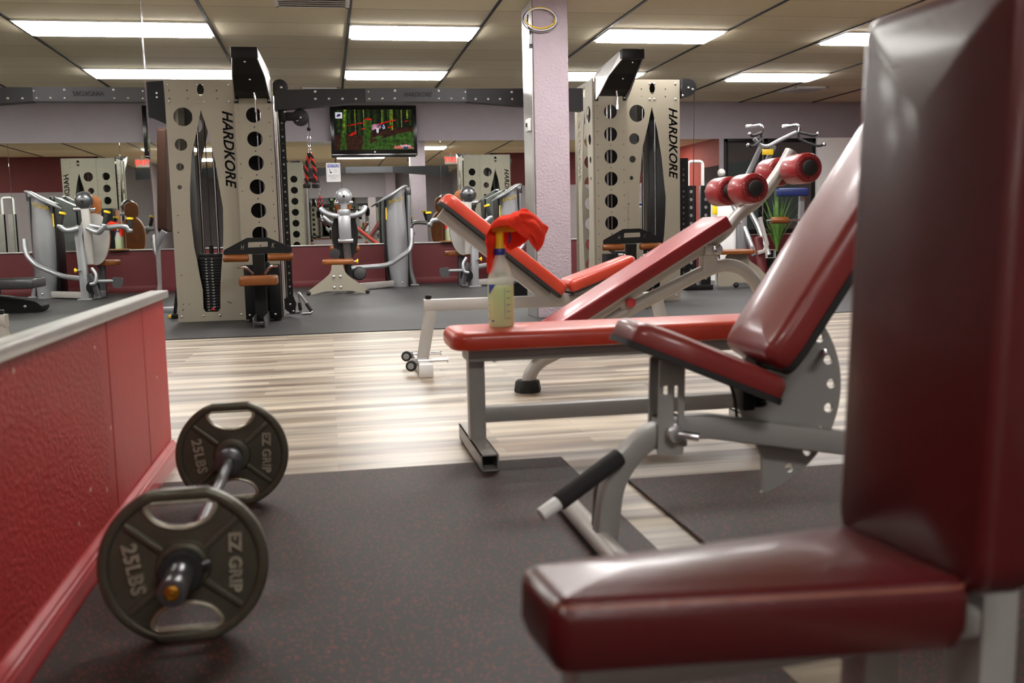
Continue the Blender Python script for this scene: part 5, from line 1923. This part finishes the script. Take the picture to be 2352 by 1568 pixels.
def machine_b():
    """chest press with four yellow-tipped grips, seen from behind"""
    t = thing('press_machine', 'pin-loaded chest press with yellow-tipped grips, partly behind the tilted backrest', 'weight machine', (1.87, 13.2, 0), group='pin-loaded press machines')
    MB().bar([(1.915, 13.15, .02), (1.93, 13.17, .45), (1.955, 13.2, .80), (1.93, 13.2, .93)], .10, .105, (0, 1, 0), .02).build('main_leg', 'silver', t)
    MB().box((1.915, 13.14, .010), (.17, .16, .02), .004).build('leg_foot', 'silver', t)
    MB().bar([(1.85, 13.22, .45), (1.845, 13.18, .80), (1.86, 13.2, 1.14)], .09, .10, (0, 1, 0), .02).build('spine', 'light_frame', t)
    MB().ball((1.87, 13.2, 1.245), .112, (1, .9, 1.02), 3).build('counterweight_ball', 'dark_silver', t)
    MB().cyl((1.87, 13.10, 1.23), (1.87, 13.08, 1.23), .016, None, 14).build('ball_socket', 'black', t)
    MB().cyl((1.74, 13.2, 1.135), (2.0, 13.2, 1.135), .026, None, 14, .005).build('pivot_axle', 'chrome', t)
    oval = [(.18 * cos(2 * pi * k / 40), .33 * sin(2 * pi * k / 40) * (1 - .12 * sin(2 * pi * k / 40))) for k in range(40)]
    MB().pad(oval, .08, frame((1.80, 13.34, .80), (-1, 0, 0), (0, 0, 1)), .03, .004, .008).build('back_pad', 'brown_leather', t)
    MB().plate([oval], .03, frame((1.80, 13.33, .80), (1, 0, 0), (0, 0, 1))).build('pad_shell', 'light_frame', t)
    MB().pad(rrect(.20, .24, .08, 6), .06, frame((1.80, 13.34, 1.19), (-1, 0, 0), (0, 0, 1)), .025, .004, .006).build('head_pad', 'brown_leather', t)
    MB().pad(rrect(.42, .42, .07, 5), .065, Matrix.Translation((1.80, 13.62, .42)), .024, .012, .006).build('seat', 'orange_leather', t)
    MB().bar([(1.80, 13.6, .02), (1.80, 13.6, .42)], .09, .09).build('seat_post', 'dark_silver', t)
    MB().bar([(1.80, 13.25, .05), (1.80, 13.62, .05)], .08, .08, (0, 0, 1)).build('floor_bar', 'silver', t)
    # grips
    for (p, g0, g1) in (([(1.80, 13.15, .93), (1.62, 13.1, .90), (1.45, 13.1, .915), (1.36, 13.1, .90), (1.328, 13.1, .845)], (1.325, 13.1, .86), (1.318, 13.1, 1.0)),
                        ([(1.83, 13.12, .90), (1.75, 13.06, .86), (1.68, 13.02, .845), (1.63, 13.0, .89), (1.60, 13.0, .935)], (1.61, 13.0, .925), (1.565, 13.0, 1.085)),
                        ([(1.95, 13.12, .90), (2.02, 13.08, .88), (2.08, 13.05, .88), (2.14, 13.05, .93)], (2.14, 13.05, .93), (2.098, 13.05, 1.08))):
        MB().tube(spline(p, 6), .034, 14).build('press_arm', 'silver', t)
        g0, g1 = Vector(g0), Vector(g1)
        MB().cyl(g0, g1, .028, None, 16, .004).build('grip', 'foam', t)
        d = (g1 - g0).normalized()
        MB().lathe([(.014, 0), (.038, .002), (.042, .014), (.038, .028), (.016, .03), (.012, .012)], g1 - d * .006, d, 20).build('grip_tip', 'yellow', t)
        MB().ball(g0, .036, sub=2).build('arm_joint', 'silver', t)
    # linkage and dark foot pedal on the left
    MB().tube(spline([(1.80, 13.05, .40), (1.75, 13.02, .32), (1.76, 13.0, .22), (1.82, 13.0, .20)], 6), .022, 12).build('linkage', 'silver', t)
    MB().bar([(1.74, 13.05, .05), (1.78, 13.05, .20), (1.83, 13.05, .33)], .06, .07).build('cam_lever', 'dark_silver', t)
    MB().lathe([(.02, -.02), (.08, -.02), (.085, .0), (.08, .02), (.02, .02)], (1.80, 13.05, .16), (0, -1, 0), 24).build('cam_wheel', 'black', t)
    MB().cyl((1.55, 13.02, .235), (1.75, 13.02, .235), .022, None, 12).build('pedal_axle', 'silver', t)
    MB().plate([rpoly([(1.425, .27), (1.565, .285), (1.575, .20), (1.53, .14), (1.47, .145), (1.43, .20)], .03, 4)], .03, XZ(13.02)).build('foot_pedal', 'dark_silver', t)
    MB().cyl((1.94, 13.1, .37), (1.995, 13.1, .375), .011, None, 10).build('adjuster_stem', 'chrome', t)
    MB().lathe([(.012, 0), (.018, .008), (.030, .020), (.028, .03)], (1.985, 13.1, .375), (1, 0, 0), 16).build('adjuster_knob', 'yellow', t)
    MB().tube(fillet([(1.95, 13.15, .27), (2.25, 13.4, .30), (2.62, 13.62, .45), (2.74, 13.68, .60), (2.75, 13.72, .78)], .14), .032, 14).build('link_tube', 'silver', t)
    MB().bar([(1.97, 13.3, .055), (2.44, 13.72, .055)], .08, .075, (0, 0, 1)).build('floor_bar', 'light_frame', t)
    return t


h1 = stack_housing('silver curved weight-stack housing joined by a bent tube to the press under the television')
h2 = copy_tree(h1)
h2.location = (.95 + 1.60, 13.9, 0)
h2['label'] = 'silver curved weight-stack housing just left of the lilac column'
machine_a()
machine_b()


def ledge_bottles():
    b = MB().bx(1.63, 1.90, 14.50, 14.60, .604, .618, .004)
    o = b.build('shelf_board', 'wood_shelf', None)
    tag(recentre(o), 'small varnished board on the mirror ledge under a spray bottle', 'board')
    spray_bottle(1.76, 14.545, .618, 'spray bottle of green cleaner standing on the back mirror ledge, beside yellow grips', 'spray bottles', marks=False)
    towel(1.765, 14.545, .618 + .330, 'red cloth draped over the spray bottle on the back mirror ledge', 'red cleaning cloths')


ledge_bottles()


def step_machine():
    t = thing('step_machine', 'black upright machine with brown board and grey step, right behind the lilac column', 'exercise machine', (2.35, 11.4, 0))
    MB().bx(2.42, 2.62, 11.1, 11.6, .02, 1.28, .03).build('frame', 'black', t)
    MB().bx(2.40, 2.425, 11.08, 11.5, .36, 1.25, .01).build('board', 'orange_leather', t)
    b = MB()
    b.bx(1.93, 2.45, 11.0, 11.5, .26, .36, .02)
    b.build('step', 'dark_silver', t)
    b = MB()
    for k in range(3):
        b.bx(1.95, 2.43, 11.05 + .15 * k, 11.15 + .15 * k, .358, .366, .003)
    b.build('step_tread', 'rubber', t)
    MB().plate([rpoly([(1.88, .06), (1.95, .12), (2.55, .22), (2.66, .22), (2.66, .0), (1.92, .0)], .03, 4)], .30, XZ(11.25)).build('base', 'black', t)
    bolts(t, [(2.05, 11.09, .07), (2.5, 11.09, .10)], .016)
    return t


def back_bench():
    t = thing('back_support', 'tall dark brown padded board on silver tubes, left of the left steel tower', 'exercise bench', (-1.6, 10.4, 0))
    M = frame((-1.66, 10.42, .82), (.055, 0, 1), None, (.998, -.06, -.055))
    MB().pad([(p[0] + .51, p[1]) for p in rrect(1.02, .30, .04, 5)], .09, M, .02, .01, .004).build('back_pad', 'dark_brown', t)
    MB().bar([(-1.70, 10.42, .9), (-1.72, 10.42, .02)], .06, .06).build('upright', 'silver', t)
    MB().bar([(-1.60, 10.25, .82), (-1.85, 10.35, .42)], .045, .06).build('strut', 'silver', t)
    MB().bar([(-1.95, 10.42, .03), (-1.45, 10.42, .03)], .06, .06, (0, 1, 0)).build('base_bar', 'silver', t)
    o = thing('floor_prop', 'black leaning strut with yellow foot at the lower left of the left tower', 'strut', (-1.46, 9.55, 0))
    MB().bar([(-1.455, 9.62, .03), (-1.40, 9.62, .36)], .03, .03).build('strut', 'black', o)
    MB().bx(-1.48, -1.36, 9.58, 9.66, .005, .045, .006).build('foot', 'black', o)
    MB().bx(-1.51, -1.478, 9.59, 9.65, .007, .035, .008).build('tip', 'yellow', o)


step_machine()
back_bench()


# ================================================================== RIGHT BACKGROUND
def dip_tower():
    t = thing('chin_dip_tower', 'silver chin-up and dip tower with black angled handles in front of the window', 'exercise machine', (5.4, 11.8, 0))
    y = 11.8
    # wide V cross bar
    MB().tube(spline([(5.33, y, 1.83), (5.42, y, 1.745), (5.52, y, 1.735), (5.66, y, 1.80), (5.90, y, 1.905)], 6), .026, 14).build('cross_bar', 'silver', t)
    for sg, cx, cz in ((-1, 5.40, 1.90), (1, 5.90, 1.92)):
        MB().tube(fillet([(cx - .06, y + .15, 1.995), (cx + .02, y, 2.0), (cx + .03, y - .04, 1.95), (cx + .005, y - .06, 1.90)], .04), .018, 12).build('neck', 'chrome', t)
        MB().cyl((cx - .10, y + .18, 2.0), (cx - .02, y + .18, 2.005), .022, None, 12, .005).build('neck_cap', 'white', t)
        p = [(cx + .005, y - .06, 1.90), (cx + sg * .08, y - .12, 1.87), (cx + sg * .16, y - .16, 1.85), (cx + sg * .21, y - .17, 1.87)]
        MB().tube(spline(p, 5), .017, 12).build('upper_handle', 'foam', t)
        MB().ball(p[-1], .024, sub=2).build('handle_tip', 'chrome', t)
        p = [(cx, y - .05, 1.89), (cx + sg * .0, y - .06, 1.82), (cx + sg * .10, y - .16, 1.75), (cx + sg * .19, y - .22, 1.71), (cx + sg * .26, y - .24, 1.73)]
        MB().tube(fillet(p, .05), .017, 12).build('lower_handle', 'foam', t)
        MB().ball(p[-1], .024, sub=2).build('handle_tip', 'chrome', t)
    for (a, c) in (((5.43, y, 1.74), (5.18, y + .3, 1.0)), ((5.60, y, 1.74), (5.37, y + .3, 1.0))):
        MB().bar([a, c, (c[0] + .10, c[1] - .1, .75), (c[0] + .19, y + .05, .36)], .055, .055).build('rail', 'silver', t)
    MB().box((5.50, y - .03, 1.66), (.15, .006, .07), .002).build('warning_label', 'yellow', t)
    MB().bar([(5.28, y + .2, .98), (5.28, y + .2, .02)], .07, .07).build('post', 'silver', t)
    MB().bar([(5.32, y - .2, .84), (5.42, y - .2, .50), (5.38, y - .2, .42), (5.30, y - .2, .40)], .04, .045).build('side_tube', 'light_frame', t)
    b = MB()
    b.bar([(5.39, y - .25, .335), (5.50, y - .25, .335), (5.50, y - .25, .435), (5.39, y - .25, .435)], .06, .008, (0, 1, 0), .002, True)
    b.build('square_frame', 'light_frame', t)
    MB().bar([(5.10, y, .03), (6.2, y, .03)], .07, .06, (0, 1, 0)).build('base', 'silver', t)
    MB().pad(rrect(.42, .14, .04, 5), .10, Matrix.Translation((5.80, y - .1, 1.10)), .03, .02, .004).build('forearm_pad', 'blue_pad', t)
    MB().cyl((5.50, y - .15, .80), (5.72, y - .15, .80), .042, None, 18, .01).build('roller', 'orange_leather', t)
    MB().cyl((5.44, y - .15, .80), (5.92, y - .15, .80), .016, None, 12).build('roller_axle', 'chrome', t)
    MB().bar([(5.92, y - .12, .80), (5.95, y, .05)], .06, .06).build('post', 'silver', t)
    MB().bar([(5.96, y - .05, 1.12), (6.0, y + .1, .05)], .06, .06).build('post', 'silver', t)
    MB().pad(rrect(.10, .5, .03, 4), .06, frame((5.36, y - .1, .35), (1, 0, 0), (0, .2, 1)), .02, .01, .002).build('shin_pad', 'dado', t)


def seat_machine():
    t = thing('seated_machine', 'beige plate-sided seat machine with tan seat, right of the right steel tower', 'weight machine', (4.85, 11.2, 0))
    y = 11.2
    pts = [(4.60, .02), (4.62, .20), (4.70, .36), (4.72, .40), (4.98, .40), (5.0, .32), (5.12, .24), (5.25, .10), (5.27, .02), (5.0, .02), (4.95, .06), (4.80, .06), (4.76, .02)]
    loops = [rpoly(pts, .03, 4)]
    MB().plate(loops, .04, XZ(y)).build('side_plate', 'steel_panel', t)
    b = MB()
    b.plate(fit_word(WORD, .20, .034, .3, .01), .003, Matrix.Translation((4.86, 0, .265)) @ XZ(y - .022))
    b.build('lettering', 'ink', t, smooth=False)
    MB().pad(rrect(.44, .36, .05, 5), .055, Matrix.Translation((4.80, y + .02, .405)), .02, .01, .004).build('seat', 'orange_leather', t)
    MB().ball((4.815, y - .05, .035), .034, sub=2).build('rubber_foot', 'rubber', t)
    MB().cyl((4.58, y - .02, .36), (4.60, y + .3, .36), .025, None, 14).build('stub', 'white', t)
    MB().bar([(4.70, y + .25, .02), (4.70, y + .25, .62), (4.66, y + .25, .72)], .05, .05).build('upright', 'light_frame', t)
    return t


def perforated_posts():
    """black perforated uprights right of the right tower, white stack housing and plant"""
    t = thing('storage_rack', 'black perforated upright rack standing right of the right steel tower', 'rack', (4.25, 11.0, 0))
    for x in (4.18, 4.36):
        hl = [[(-.06, .06), (.06, .06), (.06, 1.22), (-.06, 1.22)]]
        for k in range(12):
            hl.append(circle(0, .14 + .092 * k, .020, 12))
        MB().plate(hl, .006, Matrix.Translation((x, 0, 0)) @ XZ(10.98)).build('perforated_post', 'black', t)
        MB().bx(x - .055, x + .055, 11.05, 11.06, .06, 1.22).build('post_liner', 'aluminium', t, smooth=False)
    MB().bx(4.10, 4.45, 10.97, 11.1, .0, .06, .006).build('base', 'black', t)
    MB().tube(fillet([(4.15, 11.0, 1.22), (4.15, 11.0, 1.5), (4.33, 11.0, 1.5), (4.33, 11.0, 1.22)], .05), .018, 12).build('top_hoop', 'white', t)
    h3 = thing('white_housing', 'white weight-stack housing with yellow label, behind the four maroon rollers', 'weight machine', (5.35, 12.9, 0))
    MB().add(_rounded_box(.34, .34, 1.12, .08), Matrix.Translation((5.35, 12.9, 0))).build('shroud', 'white', h3)
    MB().box((5.20, 12.74, .98), (.09, .006, .16), .002).build('caution_label', 'yellow', h3)
    MB().cyl((5.60, 12.9, .02), (5.60, 12.9, 1.2), .045, None, 18, .01).build('rear_tube', 'silver', h3)
    MB().box((5.56, 12.83, .92), (.05, .006, .16), .002).build('red_label', 'orange_leather', h3)
    MB().bar([(5.45, 12.9, 1.12), (5.36, 12.9, 1.42)], .07, .07).build('lever', 'foam', h3)
    MB().ball((5.35, 12.9, 1.47), .055, (1, 1, 1.1), 2).build('lever_knob', 'light_frame', h3)
    # plant by the window
    p = thing('potted_plant', 'long-leaved green plant in a dark pot in front of the right window', 'plant', (6.75, 14.1, 0))
    MB().lathe([(.13, 0), (.17, .30), (.18, .33), (.165, .34), (.15, .30), (.01, .29)], (6.75, 14.1, 0)).build('pot', 'black', p)
    b = MB()
    rnd = random.Random(3)
    for k in range(34):
        q = rnd.uniform(0, 2 * pi)
        L = rnd.uniform(.5, 1.05)
        lean = rnd.uniform(.1, .42)
        base_ = Vector((6.75, 14.1, .30))
        path = [base_ + Vector((cos(q) * lean * f ** 1.6, sin(q) * lean * f ** 1.6 * .6, L * f - .25 * lean * f * f)) for f in [i / 7 for i in range(8)]]
        sc = [max(.12, sin(pi * (.15 + .85 * i / 7))) for i in range(8)]
        b.sweep(path, [(.018, 0), (0, .004), (-.018, 0), (0, -.004)], (cos(q + pi / 2), sin(q + pi / 2), 0), scale=sc)
    b.build('leaves', 'leaf', p)


def _rounded_box(w, d, h, r):
    b = MB()
    ring = rrect(w, d, r, 6)
    A = [b.bm.verts.new((x, y, 0)) for x, y in ring]
    Bv = [b.bm.verts.new((x, y, h - .03)) for x, y in ring]
    C = [b.bm.verts.new((x, y, h)) for x, y in inset(list(ring), .03)]
    for P, Q in ((A, Bv), (Bv, C)):
        for j in range(len(ring)):
            b.bm.faces.new((P[j], P[(j + 1) % len(ring)], Q[(j + 1) % len(ring)], Q[j]))
    b.bm.faces.new(list(reversed(A)))
    b.bm.faces.new(C)
    me = bpy.data.meshes.new('tmp')
    b.bm.to_mesh(me)
    b.bm.free()
    return me


dip_tower()
seat_machine()
perforated_posts()
